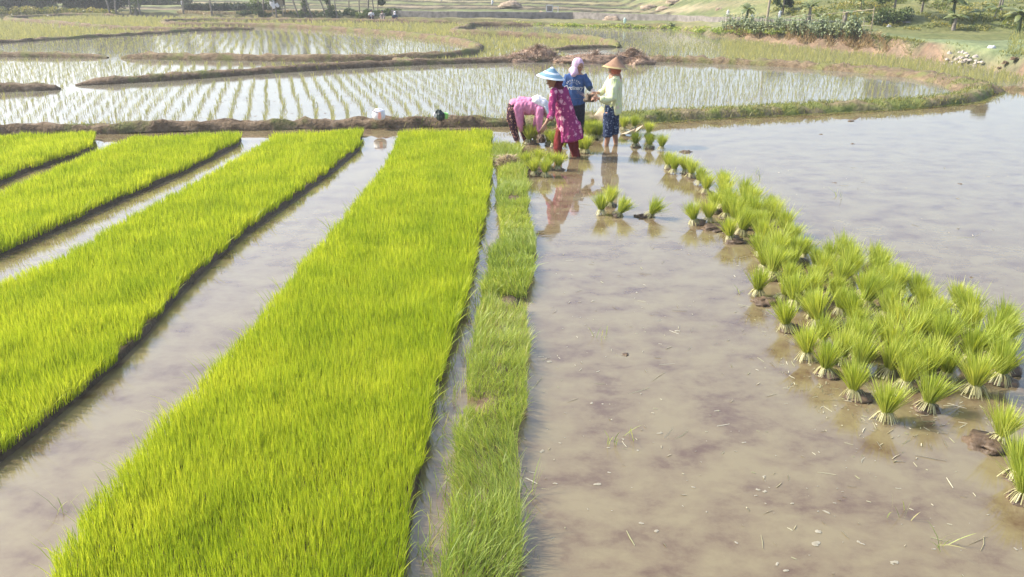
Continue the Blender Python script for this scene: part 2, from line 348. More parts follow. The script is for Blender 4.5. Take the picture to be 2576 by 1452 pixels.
# ------------------------------------------------------------------ seedling beds
beds = [
 dict(L=[(1002, 330), (985, 372), (940, 445), (885, 510), (830, 575), (770, 640), (700, 730), (640, 805), (583, 868), (490, 962), (402, 1053), (281, 1198), (225, 1250), (161, 1340), (96, 1452), (-60, 1700)],
      R=[(1238, 342), (1240, 430), (1222, 560), (1200, 650), (1168, 780), (1130, 900), (1098, 1020), (1076, 1150), (1050, 1290), (1028, 1452), (1000, 1700)],
      label='widest lime green rice seedling bed, just left of the weedy ridge'),
 dict(L=[(690, 337), (647, 365), (570, 405), (495, 449), (342, 530), (152, 640), (0, 702), (-500, 925)],
      R=[(915, 342), (909, 373), (837, 434), (761, 490), (609, 600), (457, 742), (362, 858), (261, 956), (121, 1077), (0, 1173), (-500, 1560)],
      label='lime green rice seedling bed between the broad and the narrow water channel'),
 dict(L=[(335, 342), (297, 356), (190, 399), (95, 437), (0, 475), (-500, 650)],
      R=[(611, 352), (601, 366), (457, 440), (304, 507), (152, 580), (0, 648), (-500, 880)],
      label='third lime green rice seedling bed counted from the weedy ridge'),
 dict(L=[(-300, 350), (-420, 385), (-560, 430)],
      R=[(240, 350), (238, 376), (190, 396), (76, 431), (0, 463), (-400, 620)],
      label='small wedge of lime green seedlings in the left corner by the dike'),
]
HS = .165
for bi, B in enumerate(beds):
    Lp = [P(x, y, HS*.9) for x, y in B['L']]; Rp = [P(x, y, .0) for x, y in B['R']]
    Lp = [Vector((p.x, p.y, 0)) for p in Lp]
    poly = Lp+Rp[::-1]
    root = empty('seedling_bed', Vector((sum(p.x for p in poly)/len(poly), sum(p.y for p in poly)/len(poly), 0)), B['label'], 'seedling bed', 'rice seedling beds')
    inv = -root.location
    # mud base
    pl = [p+Vector((0, 0, 0)) for p in poly]; ctr = root.location
    ring0 = [Vector((p.x, p.y, -.1)) for p in pl]
    def inset(p, k):
        d = (ctr-p); return p+d.normalized()*min(k, d.length)
    # shift inwards sideways only
    ring1 = []
    nL = len(Lp)
    for i, p in enumerate(pl):
        ring1.append(Vector((p.x+(.05 if i < nL else -.035), p.y, .055)))
    n = len(pl); V = ring0+ring1; Fc = [[i, (i+1) % n, n+(i+1) % n, n+i] for i in range(n)]+[[n+i for i in range(n)]]
    me = pymesh('mud_base', [v+inv for v in V], Fc, False); link('mud_base', me, M['mud'], root)
    xs_ = [p.x for p in poly]; ys_ = [p.y for p in poly]; x0, x1, y0, y1 = min(xs_), max(xs_), min(ys_), max(ys_)
    parts = []
    for (ya, yb_, dens, w) in [(2.0, 4.5, 11500, .0036), (4.5, 6, 10000, .004), (6, 8, 7800, .005), (8, 11, 4600, .0068), (11, 18, 3300, .0085)]:
        a_, b_ = max(ya, y0), min(yb_, y1)
        if b_ <= a_: continue
        n = int((x1-x0)*(b_-a_)*dens); x = RNG.uniform(x0, x1, n); y = RNG.uniform(a_, b_, n)
        k = inpoly(x, y, poly) & seen(x, y, .5); x, y = x[k], y[k]
        # ragged borders
        d = polydist(x, y, poly); k = d > (wn(x, y, 50+bi, 9)*.03+.015); x, y, d = x[k], y[k], d[k]
        n = len(x)
        if n == 0: continue
        h = HS*(1.0+.09*wn(x, y, 60, 2.1)+.10*wn(x, y, 61, 8))*RNG.uniform(.72, 1.22, n)*(.85+.15*np.clip(d/.1, 0, 1))
        lx = wn(x, y, 62, 4)*.07+RNG.normal(0, .11, n)+.02; ly = wn(x, y, 63, 4)*.06+RNG.normal(0, .10, n)
        # edge plants lean outward
        e = np.clip(1-d/.10, 0, 1); side = np.where(x > np.interp(y, sorted([p.y for p in Lp]), [v for _, v in sorted([(p.y, (p.x)) for p in Lp])])+.8, 1, -1)
        lx = lx+e*side*.22*RNG.uniform(.0, 1.3, n)
        base = np.stack([x, y, np.full(n, .035)], 1)
        rn = np.clip(.5+.08*wn(x, y, 64, 1.6)+.13*wn(x, y, 65, 7)+RNG.normal(0, .19, n), 0, 1)
        parts.append(blades(base, h, np.full(n, w)*RNG.uniform(.8, 1.2, n), np.stack([lx, ly], 1), RNG.uniform(0, .6, n), seed=bi, rnd=rn))
        ne = int(n*.006)
        if ya < 11:   # a few long stray leaves along the edges
            ke = np.where(d < .07)[0]; ke = ke[RNG.random(len(ke)) < .05]
            if len(ke): parts.append(blades(base[ke], h[ke]*1.5, np.full(len(ke), w*1.1), np.stack([side[ke]*RNG.uniform(.2, .75, len(ke)), RNG.normal(0, .25, len(ke))], 1), RNG.uniform(.4, 1, len(ke)), seed=9, segs=3))
    # merge handles the 2-seg and 3-seg blade strips
    V, q, t, at = merge(parts); V = V+np.array(inv)
    o = link('seedlings', npmesh('seedlings', V, q, t, at), M['bed'], root); o['kind'] = 'stuff'

# ------------------------------------------------------------------ weedy ridge
ridge_L = [(1240, 345), (1262, 440), (1268, 560), (1240, 700), (1215, 820), (1190, 1000), (1160, 1200), (1135, 1452), (1110, 1700)]
ridge_R = [(1292, 350), (1318, 440), (1315, 600), (1308, 800), (1288, 1000), (1280, 1200), (1262, 1452), (1245, 1700)]
RL = [P(*q) for q in ridge_L]; RR = [P(*q) for q in ridge_R]
def ridge_x(y):
    l = np.interp(y, [p.y for p in RL[::-1]], [p.x for p in RL[::-1]]); r = np.interp(y, [p.y for p in RR[::-1]], [p.x for p in RR[::-1]]); return l, r
V = []; Fc = []; yy = np.arange(2.4, 14.6, .07); prof = [(0, -.05), (.1, .015), (.25, .045), (.45, .06), (.65, .055), (.85, .03), (.96, .01), (1, -.05)]
for i, y in enumerate(yy):
    l, r = ridge_x(y)
    for a, b in prof:
        q = Vector((l+(r-l)*a, y, b)); nz = noise.fractal(q*6, .8, 2, 5); q.x += nz*.03; q.z += nz*.018*(1 if b > 0 else 0); V.append(q)
m = len(prof)
for i in range(len(yy)-1):
    for k in range(m-1): Fc.append([i*m+k, i*m+k+1, (i+1)*m+k+1, (i+1)*m+k])
tag(link('mud_ridge', pymesh('mud_ridge', V, Fc), M['bundA']), 'low mud ridge under the weeds between the last bed and the open water', 'ridge', kind='structure')
n = 60000; y = RNG.uniform(2.4, 14.6, n); l, r = ridge_x(y); x = l-.03+wn(l*0, y, 81, 5)*.035+(r-l+.07+wn(l*0, y, 82, 4)*.05)*RNG.uniform(-.06, 1.03, n)
clump = wn(x, y, 70, 5)+.6*wn(x, y, 71, 13)
k = (clump > -.9-.5*RNG.random(n)) & (RNG.random(n) < .7) & (RNG.random(n) < np.clip(1.5-y*.07, .45, 1)); x, y, clump = x[k], y[k], clump[k]; n = len(x)
h = RNG.uniform(.05, .185, n)*(1+.35*np.clip(clump, -.6, 1)); w = np.where(y < 7, .0032, .006)*RNG.uniform(.7, 1.4, n)
lean = np.stack([wn(x, y, 72, 4)*.25+RNG.normal(0, .28, n), wn(x, y, 73, 4)*.25+RNG.normal(0, .28, n)], 1)
pr = [blades(np.stack([x, y, np.full(n, .03)], 1), h, w, lean, RNG.uniform(.2, .9, n), seed=20, segs=3, rnd=np.clip(.5+.12*wn(x, y, 74, 2)+RNG.normal(0, .2, n), 0, 1))]
tag(link('weed_grass', npmesh('weed_grass', *[pr[0][0], pr[0][1], pr[0][2], pr[0][3]]), M['weed']), 'tangled green weeds and grass growing along the mud ridge', 'grass', kind='stuff')
# stray weeds in the narrow channel
pr = []
for c in [(1165, 800), (1140, 860), (1155, 980), (1110, 1030), (1125, 1090), (1195, 760), (1175, 900), (1135, 1180), (1100, 1250), (1110, 1330), (1080, 1400), (1180, 720), (1230, 640), (1120, 930), (1090, 1130), (1145, 1010)]:
    p = P(*c); m_ = random.randint(9, 22)
    b = np.stack([p.x+RNG.normal(0, .035, m_), p.y+RNG.normal(0, .06, m_), np.zeros(m_)], 1)
    pr.append(blades(b, RNG.uniform(.08, .22, m_), np.full(m_, .0045), np.stack([RNG.normal(.15, .35, m_), RNG.normal(0, .3, m_)], 1), RNG.uniform(.2, .9, m_), seed=len(pr), segs=3))
v = merge(pr); tag(link('channel_weeds', npmesh('channel_weeds', *v), M['weed']), 'thin straggling weeds standing in the narrow dark channel', 'weeds', kind='stuff')

# ------------------------------------------------------------------ paddy sprouts
ROWDIR = math.atan2(660-1288, 2100*1.0/cp)   # azimuth of the planted rows
def rows(polypx, dx, dy, jit, seed, zwater=.03, az=None):
    poly = poly3(polypx, zwater); az = ROWDIR if az is None else az
    c, s = math.cos(az), math.sin(az); r = np.random.default_rng(seed)
    xs_ = [p.x for p in poly]; ys_ = [p.y for p in poly]
    R_ = 140; a = np.arange(-R_, R_, dx); b = np.arange(-R_, R_, dy); A_, B_ = np.meshgrid(a, b); A_ = A_.ravel(); B_ = B_.ravel()
    x = A_*c+B_*s; y = -A_*s+B_*c
    k = (x > min(xs_)) & (x < max(xs_)) & (y > min(ys_)) & (y < max(ys_)); x, y = x[k], y[k]
    x = x+r.normal(0, jit, len(x))+wn(x, y, seed, .8)*.10; y = y+r.normal(0, jit*1.4, len(x))
    k = inpoly(x, y, poly) & seen(x, y, 1.0) & (r.random(len(x)) > .04); return x[k], y[k]
def tufts(x, y, nb, h, w, spread, seed, z=.02, rnd0=.5):
    r = np.random.default_rng(seed); n = len(x)
    X_ = np.repeat(x, nb); Y_ = np.repeat(y, nb); N_ = n*nb
    X_ = X_+r.normal(0, spread, N_); Y_ = Y_+r.normal(0, spread, N_)
    hh = np.repeat(r.uniform(.75, 1.25, n), nb)*h*r.uniform(.7, 1.2, N_)
    lean = np.stack([r.normal(.02, .2, N_), r.normal(0, .2, N_)], 1)
    return blades(np.stack([X_, Y_, np.full(N_, z)], 1), hh, np.full(N_, w)*r.uniform(.8, 1.2, N_), lean, r.uniform(0, .6, N_), seed=seed+1, rnd=np.clip(np.repeat(r.normal(rnd0, .15, n), nb)+r.normal(0, .15, N_), 0, 1), yaw=r.uniform(-.5, .5, N_))
R1 = [(-300, 240), (150, 238), (450, 216), (800, 190), (1000, 176), (1400, 168), (1700, 172), (2000, 186), (2300, 212), (2400, 235), (2300, 256), (2000, 268), (1700, 290), (1280, 305), (600, 316), (0, 326), (-300, 330)]
x1, y1 = rows(R1, .34, .20, .02, 31)
# rice sprouts nearest to the camera stand as single plants, the rest as one mass
order = np.argsort(np.hypot(x1, y1)); near_i, far_i = order[:300], order[300:]
protos = []
for k in range(7):
    me = npmesh('rice_sprout', *tufts(np.zeros(1), np.zeros(1), 6, .15, .006, .012, 300+k, z=0)); me.materials.append(M['sprout']); protos.append(me)
for q, i_ in enumerate(near_i):
    o = link('rice_sprout', protos[q % 7]); o.location = (x1[i_], y1[i_], .02); o.rotation_euler = (0, 0, 0); s_ = random.uniform(.8, 1.25); o.scale = (s_, s_, s_)
    tag(o, 'small pale green rice sprout standing in the shiny paddy just behind the nearest dike', 'rice sprout', 'rice sprouts behind the nearest dike')
mass = [tufts(x1[far_i], y1[far_i], 4, .15, .0075, .014, 41)]
R2 = [(-600, 152), (0, 152), (300, 156), (600, 162), (1000, 160), (1010, 160), (800, 172), (600, 184), (450, 195), (200, 211), (160, 222), (0, 226), (-600, 235)]
x, y = rows(R2, .36, .22, .025, 32); mass.append(tufts(x, y, 4, .15, .009, .02, 42))
R3 = [(-600, 120), (0, 115), (250, 99), (470, 85), (650, 79), (744, 77), (945, 90), (1109, 107), (1175, 122), (1180, 132), (1110, 144), (1000, 148), (800, 150), (600, 148), (0, 138), (-600, 138)]
x, y = rows(R3, .36, .26, .03, 33); k = RNG.random(len(x)) < .85; mass.append(tufts(x[k], y[k], 3, .15, .012, .025, 43))
R4 = [(-600, 50), (0, 52), (30, 58), (176, 68), (251, 76), (402, 82), (427, 83), (251, 92), (120, 100), (0, 108), (-600, 118)]
x, y = rows(R4, .36, .30, .03, 34); mass.append(tufts(x, y, 5, .2, .024, .05, 44, rnd0=.7))
R5 = [(70, 48), (226, 43), (640, 49), (1000, 57), (1000, 58), (650, 54), (430, 55), (402, 60), (420, 67), (530, 69), (640, 70), (477, 78), (402, 77), (251, 71), (176, 63), (100, 56)]
x, y = rows(R5, .36, .30, .03, 35); mass.append(tufts(x, y, 5, .22, .026, .05, 45, rnd0=.75))
R6 = [(440, 58), (650, 56), (920, 59), (1140, 63), (1180, 68), (1130, 82), (1150, 92), (1288, 97), (1438, 105), (1520, 116), (1438, 123), (1360, 128), (1200, 128), (1190, 114), (1109, 98), (945, 82), (744, 68), (530, 64), (440, 63)]
x, y = rows(R6, .36, .30, .03, 36); mass.append(tufts(x, y, 5, .22, .024, .05, 46, rnd0=.75))
R6b = [(1215, 128), (1300, 130), (1400, 132), (1440, 150), (1200, 155), (1030, 162), (1030, 155), (1120, 153), (1200, 142)]
x, y = rows(R6b, .33, .24, .03, 39); mass.append(tufts(x, y, 6, .2, .016, .04, 49, rnd0=.65))
R7 = [(1200, 71), (1340, 71), (1700, 79), (1830, 83), (1820, 96), (1850, 102), (2085, 130), (2241, 146), (2397, 164), (2500, 184), (2640, 210), (2480, 215), (2330, 190), (2150, 178), (2000, 166), (1850, 159), (1700, 153), (1620, 140), (1570, 124), (1540, 111), (1438, 98), (1288, 90), (1200, 84)]
x, y = rows(R7, .34, .25, .03, 37)
pr_ = P(1815, 100); wet = (y > P(1500, 112).y) & (x > P(1480, 90).x-2) & (x < P(1830, 90).x)
k = (~wet) | (RNG.random(len(x)) < .35); x, y = x[k], y[k]
rt = (x > P(1815, 130).x*y/P(1815, 130).y)
mass.append(tufts(x[~rt], y[~rt], 3, .14, .014, .035, 47, rnd0=.5)); mass.append(tufts(x[rt], y[rt], 7, .24, .014, .055, 48, rnd0=.7))
v = merge(mass); tag(link('paddy_sprouts', npmesh('paddy_sprouts', *v), M['sprout']), 'rows of young transplanted rice filling the farther paddies', 'rice sprouts', kind='stuff')
# green paddy on the right terrace
n = 16000; x = RNG.uniform(10, 34, n); y = RNG.uniform(20, 40, n); yb = np.interp(x, tx, ty)
k = (y > yb+2.2) & (y < 35.5-(x-12)*.05) & (x > P(2200, 100).x*y/30) & seen(x, y, 1); x, y = x[k], y[k]
z = height(x, y); n = len(x); v = blades(np.stack([x, y, z], 1), RNG.uniform(.1, .24, n), np.full(n, .03), RNG.normal(0, .25, (n, 2)), RNG.uniform(0, .6, n), seed=5, yaw=RNG.uniform(-.5, .5, n), rnd=np.clip(RNG.normal(.45, .2, n), 0, 1))
tag(link('terrace_rice', npmesh('terrace_rice', *v), M['sprout']), 'young green rice on the raised terrace at the right', 'rice', kind='stuff')
# mud flecks lying in the shallow paddies
pr = []; x = []; V = []; Q_ = []; T_ = []
cnt = 700; r_ = np.random.default_rng(5); yy = r_.uniform(P(0, 322, .03).y, P(0, 185, .03).y, cnt*3); xx = r_.uniform(-1, 1, cnt*3)*(yy*.64)
k = inpoly(xx, yy, poly3(R1, .03)) & (wn(xx, yy, 90, 1.1) > -.2); xx, yy = xx[k][:cnt], yy[k][:cnt]
o_ = 0
for a_, b_ in zip(xx, yy):
    m_ = 9; ra = r_.uniform(.02, .09); an = np.linspace(0, 6.283, m_, endpoint=False); rr_ = ra*r_.uniform(.5, 1.2, m_)
    ring = np.stack([a_+np.cos(an)*rr_*1.3, b_+np.sin(an)*rr_*1.2, np.full(m_, .022)], 1); V.append(ring); V.append(np.array([[a_, b_, -.0+.03+ra*.06]]))
    T_ += [(o_+k_, o_+(k_+1) % m_, o_+m_) for k_ in range(m_)]; o_ += m_+1
tag(link('mud_flecks', npmesh('mud_flecks', np.concatenate(V), tris=np.array(T_), smooth=True), M['mud']), 'small brown mud flecks breaking the water between the sprouts', 'mud', kind='stuff')
# grass on dikes
pr = []
for bi, (path, W, Hh) in enumerate(bund_paths):
    dens = {0: 120, 1: 330, 2: 90, 3: 60, 4: 40}.get(bi, 12)
    n = len(path); L = sum((path[i+1]-path[i]).length for i in range(n-1)); m_ = int(L*dens)
    idx = RNG.integers(0, n-1, m_); t = idx/n
    p = np.array([path[i_][:2] for i_ in idx]); w_ = np.array([W(t_) for t_ in t]); off = RNG.uniform(-.55, .5, m_)*w_
    p2 = np.array([path[i_+1][:2] for i_ in idx]); d = p2-p; d = d/np.linalg.norm(d, axis=1)[:, None].clip(1e-6)
    q = p+np.stack([d[:, 1], -d[:, 0]], 1)*off[:, None]+d*RNG.uniform(0, .15, m_)[:, None]
    k = seen(q[:, 0], q[:, 1], .5) & (wn(q[:, 0], q[:, 1], 77, 1.3) > (-.3 if bi == 1 else -.1)); q = q[k]; off = off[k]/w_[k]; m_ = len(q)
    z = np.array([Hh(.5)]*m_)*(1-np.abs(off)**3*7).clip(0, 1)
    dist = np.hypot(q[:, 0], q[:, 1])
    pr.append(blades(np.stack([q[:, 0], q[:, 1], z-.01], 1), RNG.uniform(.04, .13, m_), (.006+dist*.0003)*RNG.uniform(.8, 1.2, m_), RNG.normal(0, .5, (m_, 2)), RNG.uniform(.2, .8, m_), seed=bi, segs=3))
tag(link('dike_grass', npmesh('dike_grass', *merge(pr)), M['bankgrass']), 'short rough grass tufts along the tops and sides of the dikes', 'grass', kind='stuff')

path, W, Hh = bund_paths[1]; n = 2600; idx = RNG.integers(3, len(path)-2, n); p = np.array([path[i_][:2] for i_ in idx]); d = np.array([(path[i_+1]-path[i_])[:2] for i_ in idx]); d /= np.linalg.norm(d, axis=1)[:, None]
nr = np.stack([d[:, 1], -d[:, 0]], 1); q = p+nr*(.40+RNG.uniform(-.05, .1, n)+wn(p[:, 0], p[:, 1], 8, 1.7)*.05)[:, None]
tag(link('straw_fringe', npmesh('straw_fringe', *blades(np.stack([q[:, 0], q[:, 1], np.full(n, .008)], 1), RNG.uniform(.015, .04, n), np.full(n, .009), np.stack([nr[:, 0]*2+RNG.normal(0, 2.5, n), nr[:, 1]*2+RNG.normal(0, 1.2, n)], 1), RNG.uniform(0, .4, n), seed=31, segs=3)), M['bankgrass']), 'yellowish washed up straw along the water edge of the grassy dike', 'straw', kind='stuff')
# ------------------------------------------------------------------ seedling bundles
def bundle_meshes(seed):
    r = np.random.default_rng(seed); n = 330
    a = r.uniform(0, 6.283, n); q = r.uniform(0, 1, n)**.6
    base = np.stack([np.cos(a)*.018*q, np.sin(a)*.018*q, np.full(n, .04)], 1)
    fl = q*r.uniform(.25, .85, n); h = .205*r.uniform(.7, 1.14, n)
    Lf = npmesh('leaves', *blades(base, h, r.uniform(.003, .005, n), np.stack([np.cos(a)*fl+.04, np.sin(a)*fl], 1), r.uniform(.0, .45, n), seed=seed, segs=3, yaw=a+math.pi/2+r.normal(0, .6, n), rnd=np.clip(r.normal(.35+.3*((seed*5) % 8)/7, .24, n), 0, 1)))
    m_ = 95; a = r.uniform(0, 6.283, m_); q = r.uniform(.35, 1, m_)
    # pale stems splay down from the tie: strips as bands
    top = np.stack([np.cos(a)*.016*q, np.sin(a)*.016*q, np.full(m_, .068)], 1); rr = q*r.uniform(.06, .095, m_)
    bot = np.stack([np.cos(a)*rr, np.sin(a)*rr, .006+.03*(1-q)], 1); mid = (top+bot)/2+np.stack([np.cos(a)*.004, np.sin(a)*.004, np.full(m_, .010)], 1)
    sd = np.stack([-np.sin(a), np.cos(a), np.zeros(m_)], 1); V = []
    for c, w in ((top, .0014), (mid, .0019), (bot, .0023)): V += [c-sd*w, c+sd*w]
    V = np.stack(V, 1).reshape(-1, 3); o = np.arange(m_)*6
    St = npmesh('stems', V, quads=np.concatenate([np.stack([o, o+1, o+3, o+2], 1), np.stack([o+2, o+3, o+5, o+4], 1)]), attrs=dict(rnd=np.repeat(r.uniform(0, 1, m_), 6), tt=np.zeros(m_*6)))
    V = []; Fc = []; nu, nv = 14, 7
    for j_ in range(nv+1):
        for i_ in range(nu):
            th = j_/nv*math.pi/2; al = i_/nu*2*math.pi
            p = Vector((math.cos(al)*math.sin(th), math.sin(al)*math.sin(th), math.cos(th)))
            k_ = 1+.35*noise.fractal(p*2.2+Vector((seed, 0, 0)), .8, 2, 4)
            V.append(Vector((p.x*.082*k_+.025, p.y*.08*k_+.012, p.z*.045*k_-.006)))
    for j_ in range(nv):
        for i_ in range(nu): Fc.append([j_*nu+i_, (j_+1)*nu+i_, (j_+1)*nu+(i_+1) % nu, j_*nu+(i_+1) % nu])
    Md = pymesh('mud_clod', V, Fc)
    V = []; Fc = []
    for j_ in range(3):
        for i_ in range(10): al = i_/10*6.283; V.append((math.cos(al)*(.021 if j_ == 1 else .018), math.sin(al)*(.021 if j_ == 1 else .018), .058+.006*j_))
    for j_ in range(2):
        for i_ in range(10): Fc.append([j_*10+i_, j_*10+(i_+1) % 10, (j_+1)*10+(i_+1) % 10, (j_+1)*10+i_])
    Ti = pymesh('tie', V, Fc)
    Lf.materials.append(M['bundle']); St.materials.append(M['root']); Md.materials.append(M['mud']); Ti.materials.append(M['straw'])
    return Lf, St, Md, Ti
BM = [bundle_meshes(100+k) for k in range(8)]
bcount = [0]
def bundle(px, py, label, group, lean=(0, 0), s=1.0, z=0.0, loc=None, mud=True, rz=None):
    k = bcount[0] % 8; bcount[0] += 1
    p = loc if loc is not None else P(px, py, 0.0); p = Vector(p); p.z += z
    root = empty('seedling_bundle', p, label, 'seedling bundle', group); root.scale = (s, s, s)
    if rz is None: rz = random.uniform(-.5, .5)
    root.rotation_euler = (lean[1], lean[0], 0)
    for nm, me in zip(('leaves', 'stems', 'mud_clod', 'tie'), BM[k]):
        if nm == 'mud_clod' and (not mud or bcount[0] % 5 in (1, 3)): continue
        o = link(nm, me, None, root); o.rotation_euler = (0, 0, rz+(k*1.3 if nm != 'mud_clod' else 0))
    return root
G1 = 'rice seedling bundles standing in the open water'
solo = [
 # px, py(base), lean, label
 (2225, 1058, (0, 0), 'round green seedling bundle on the front tip of the heap with fanned pale roots'),
 (2328, 1033, (.18, 0), 'tall seedling bundle leaning right, second from the front tip of the heap'),
 (2448, 992, (0, 0), 'largest flaring seedling bundle at the front right of the heap with wide fan of roots'),
 (2146, 1000, (-.05, 0), 'dark based seedling bundle left of the front tip bundle'),
 (2075, 944, (0, 0), 'bushy seedling bundle on the left front rim beside floating straw'),
 (2275, 978, (.05, 0), 'squat seedling bundle just behind the front tip bundle'),
 (2510, 962, (.1, 0), 'seedling bundle behind the largest flaring one with roots showing at its right'),
 (2512, 1118, (.12, 0), 'seedling bundle at the right edge with a big brown mud lump'),
 (2556, 1205, (.0, 0), 'tall seedling bundle cut by the right edge, middle of three there'),
 (2570, 1262, (.0, 0), 'lowest seedling bundle cut by the right edge with pale roots'),
 (2030, 905, (-.1, 0), 'seedling bundle on the left rim leaning left over pale roots'),
 (1978, 832, (-.15, 0), 'seedling bundle leaning left at the left rim above the floating foam'),
 (1905, 745, (.02, 0), 'tall bright seedling bundle standing alone at the left bulge of the heap'),
 (1838, 606, (-.22, 0), 'seedling bundle leaning left on a small mud spit'),
 (1748, 564, (-.25, 0), 'dark green seedling bundle at the far left tip of the heap'),
 (1782, 560, (0, 0), 'seedling bundle beside the far left tip, on dark mud'),
 (1793, 536, (.05, 0), 'seedling bundle with dark green sides behind the far left tip'),
 (1512, 540, (-.05, 0), 'left bundle of the small clump of three below the hatted women'),
 (1532, 520, (.15, 0), 'rear bundle of the small clump of three below the hatted women'),
 (1552, 545, (.55, 0), 'bundle fallen to the right in the small clump of three'),
 (1632, 546, (.45, .3), 'small collapsed bundle lying beside a round mud lump'),
 (1681, 425, (-.05, 0), 'first bundle of the trailing line right of the hatted women'),
 (1695, 436, (.03, 0), 'second bundle of the trailing line, touching the first'),
 (1724, 437, (-.12, 0), 'dark green bundle in the middle of the trailing line'),
 (1737, 447, (.05, 0), 'bundle hugging the last one in the trailing line'),
 (1757, 466, (.12, 0), 'last and tallest bundle of the trailing line'),
 (1774, 487, (.1, 0), 'bundle linking the trailing line to the heap'),
 (1822, 478, (-.1, 0), 'rearmost bundle at the upper tip of the heap'),
 (1597, 370, (.05, 0), 'left bundle of the group of three right of the green shirted woman'),
 (1632, 374, (.03, 0), 'middle bundle of the group of three right of the green shirted woman'),
 (1664, 378, (.0, 0), 'right and tallest bundle of the group of three right of the green shirted woman'),
 (1630, 342, (.1, 0), 'dark green bundle standing behind the group of three'),
 (1568, 328, (.0, 0), 'bundle under the dike beside the dry palm sheath'),
 (1594, 326, (.1, 0), 'bundle under the dike behind the dry palm sheath'),
 (1345, 442, (-.1, 0), 'left front bundle of the clump beside the root mat'),
 (1370, 445, (.1, 0), 'right front bundle of the clump beside the root mat'),
 (1327, 425, (-.15, 0), 'leftmost bundle of the clump beside the root mat'),
 (1352, 418, (.0, 0), 'rear bundle of the clump beside the root mat'),
 (1378, 428, (.12, 0), 'inner right bundle of the clump beside the root mat'),
 (1402, 428, (.15, 0), 'single bundle a little right of the clump beside the root mat'),
]
for px, py, ln, lb in solo: bundle(px, py, lb, G1, (ln[0], ln[1]), s=1.2 if 'largest' not in lb else 1.4)
# bundles standing round the women
G2 = 'seedling bundles crowded round the women'
for px, py in [(1478, 352), (1492, 348), (1506, 350), (1485, 342), (1500, 340), (1472, 343)]:
    bundle(px, py, 'bright seedling bundle packed behind the magenta dress and in front of the grassy dike', G2, (random.uniform(-.1, .1), 0), 1.25)
for px, py in [(1462, 384), (1474, 386)]: bundle(px, py, 'bright seedling bundle just right of the dark red trousers', G2, (0, 0), 1.3)
for px, py in [(1380, 366), (1392, 370)]: bundle(px, py, 'bright seedling bundle just left of the magenta dress', G2, (0, 0), 1.25)
bundle(1420, 374, 'small seedling bundle seen between the dark red trouser legs', G2, (0, 0), .95)
for px, py in [(1352, 352), (1345, 358)]: bundle(px, py, 'seedling bundle under the hands of the bending woman', G2, (0, 0), .9)
# the big heap
heap = [(1790, 520), (1800, 490), (1830, 486), (1880, 512), (1935, 540), (1975, 590), (1985, 640), (2080, 645), (2160, 662), (2230, 690), (2300, 730), (2350, 765), (2440, 790), (2510, 830), (2545, 880), (2520, 940), (2440, 950), (2360, 975), (2280, 950), (2200, 960), (2130, 945), (2090, 900), (2050, 870), (1995, 800), (1935, 745), (1925, 690), (1880, 620), (1845, 570), (1815, 545)]
hp = poly3(heap); hx = [p.x for p in hp]; hy = [p.y for p in hp]
placed = [P(a_, b_) for a_, b_, *_ in solo]
extra = []; tries = 0
while tries < 6000:
    tries += 1; x = random.uniform(min(hx), max(hx)); y = random.uniform(min(hy), max(hy))
    if not inpoly(np.array([x]), np.array([y]), hp)[0]: continue
    if all((x-p.x)**2+(y-p.y)**2 > (.196+.02*(y-5)/4)**2 for p in placed): p = Vector((x, y, 0)); placed.append(p); extra.append(p)
for p in extra:
    bundle(0, 0, 'fresh green seedling bundle packed upright among the others in the large heap', 'seedling bundles inside the large heap', (random.uniform(-.24, .28), random.uniform(-.18, .18)), random.uniform(1.02, 1.5), loc=p)
print('bundles', bcount[0])
# muddy shoal under the heap
V = []; 
sh = poly3([(1770, 540), (1800, 500), (1900, 520), (1960, 590), (2160, 650), (2320, 735), (2500, 810), (2550, 880), (2545, 960), (2450, 975), (2360, 985), (2230, 985), (2130, 960), (2060, 920), (1980, 830), (1900, 735), (1870, 630), (1780, 575)])
def blob(name, center, rx, ry, h, seed, mat, amp=.4, nu=26, nv=8, freq=1.6, z0=-.01):
    V = []; Fc = []
    for j_ in range(nv+1):
        for i_ in range(nu):
            th = j_/nv*math.pi/2; al = i_/nu*2*math.pi; p = Vector((math.cos(al)*math.sin(th), math.sin(al)*math.sin(th), math.cos(th)))
            k_ = 1+amp*noise.fractal(p*freq+Vector((seed*3.1, seed, 0)), .7, 2.1, 6); V.append(Vector((p.x*rx*k_, p.y*ry*k_, p.z*h*k_+z0)))
    for j_ in range(nv):
        for i_ in range(nu): Fc.append([j_*nu+i_, (j_+1)*nu+i_, (j_+1)*nu+(i_+1) % nu, j_*nu+(i_+1) % nu])
    o = link(name, pymesh(name, V, Fc), mat); o.location = center; return o

# mud clods in the water
for k_, (px, py, s_, lb) in enumerate([(1725, 383, .085, 'largest brown mud clod sticking out of the water right of the bundle line'), (1620, 545, .10, 'round mud lump beside the collapsed bundle'), (1573, 893, .035, 'small dark clod in the open brown water'), (2416, 463, .035, 'small clod in the far right water'),
    (2443, 698, .03, 'tiny dark clod right of the heap'), (2140, 305, .06, 'flat clod near the grassy dike'), (2145, 362, .04, 'tiny clod in the far right water, nearer than the flat one'), (2100, 460, .03, 'brown curled clod with a stalk in the right water'), (2065, 338, .04, 'thin clod low in the right water'), (2490, 1120, .13, 'big crumbly mud lump under the bundle at the right edge'), (1925, 762, .11, 'mud spit under the tall bundle at the left bulge'), (1800, 575, .14, 'dark mud shelf under the far left tip of the heap'), (1850, 610, .1, 'mud spit under the left leaning bundle')]):
    o = blob('mud_clod', P(px, py), s_*1.2, s_, s_*.42, k_, M['mud'], .5, freq=2.2); tag(o, lb, 'mud clod', 'mud clods in the brown water')
    if False: pass
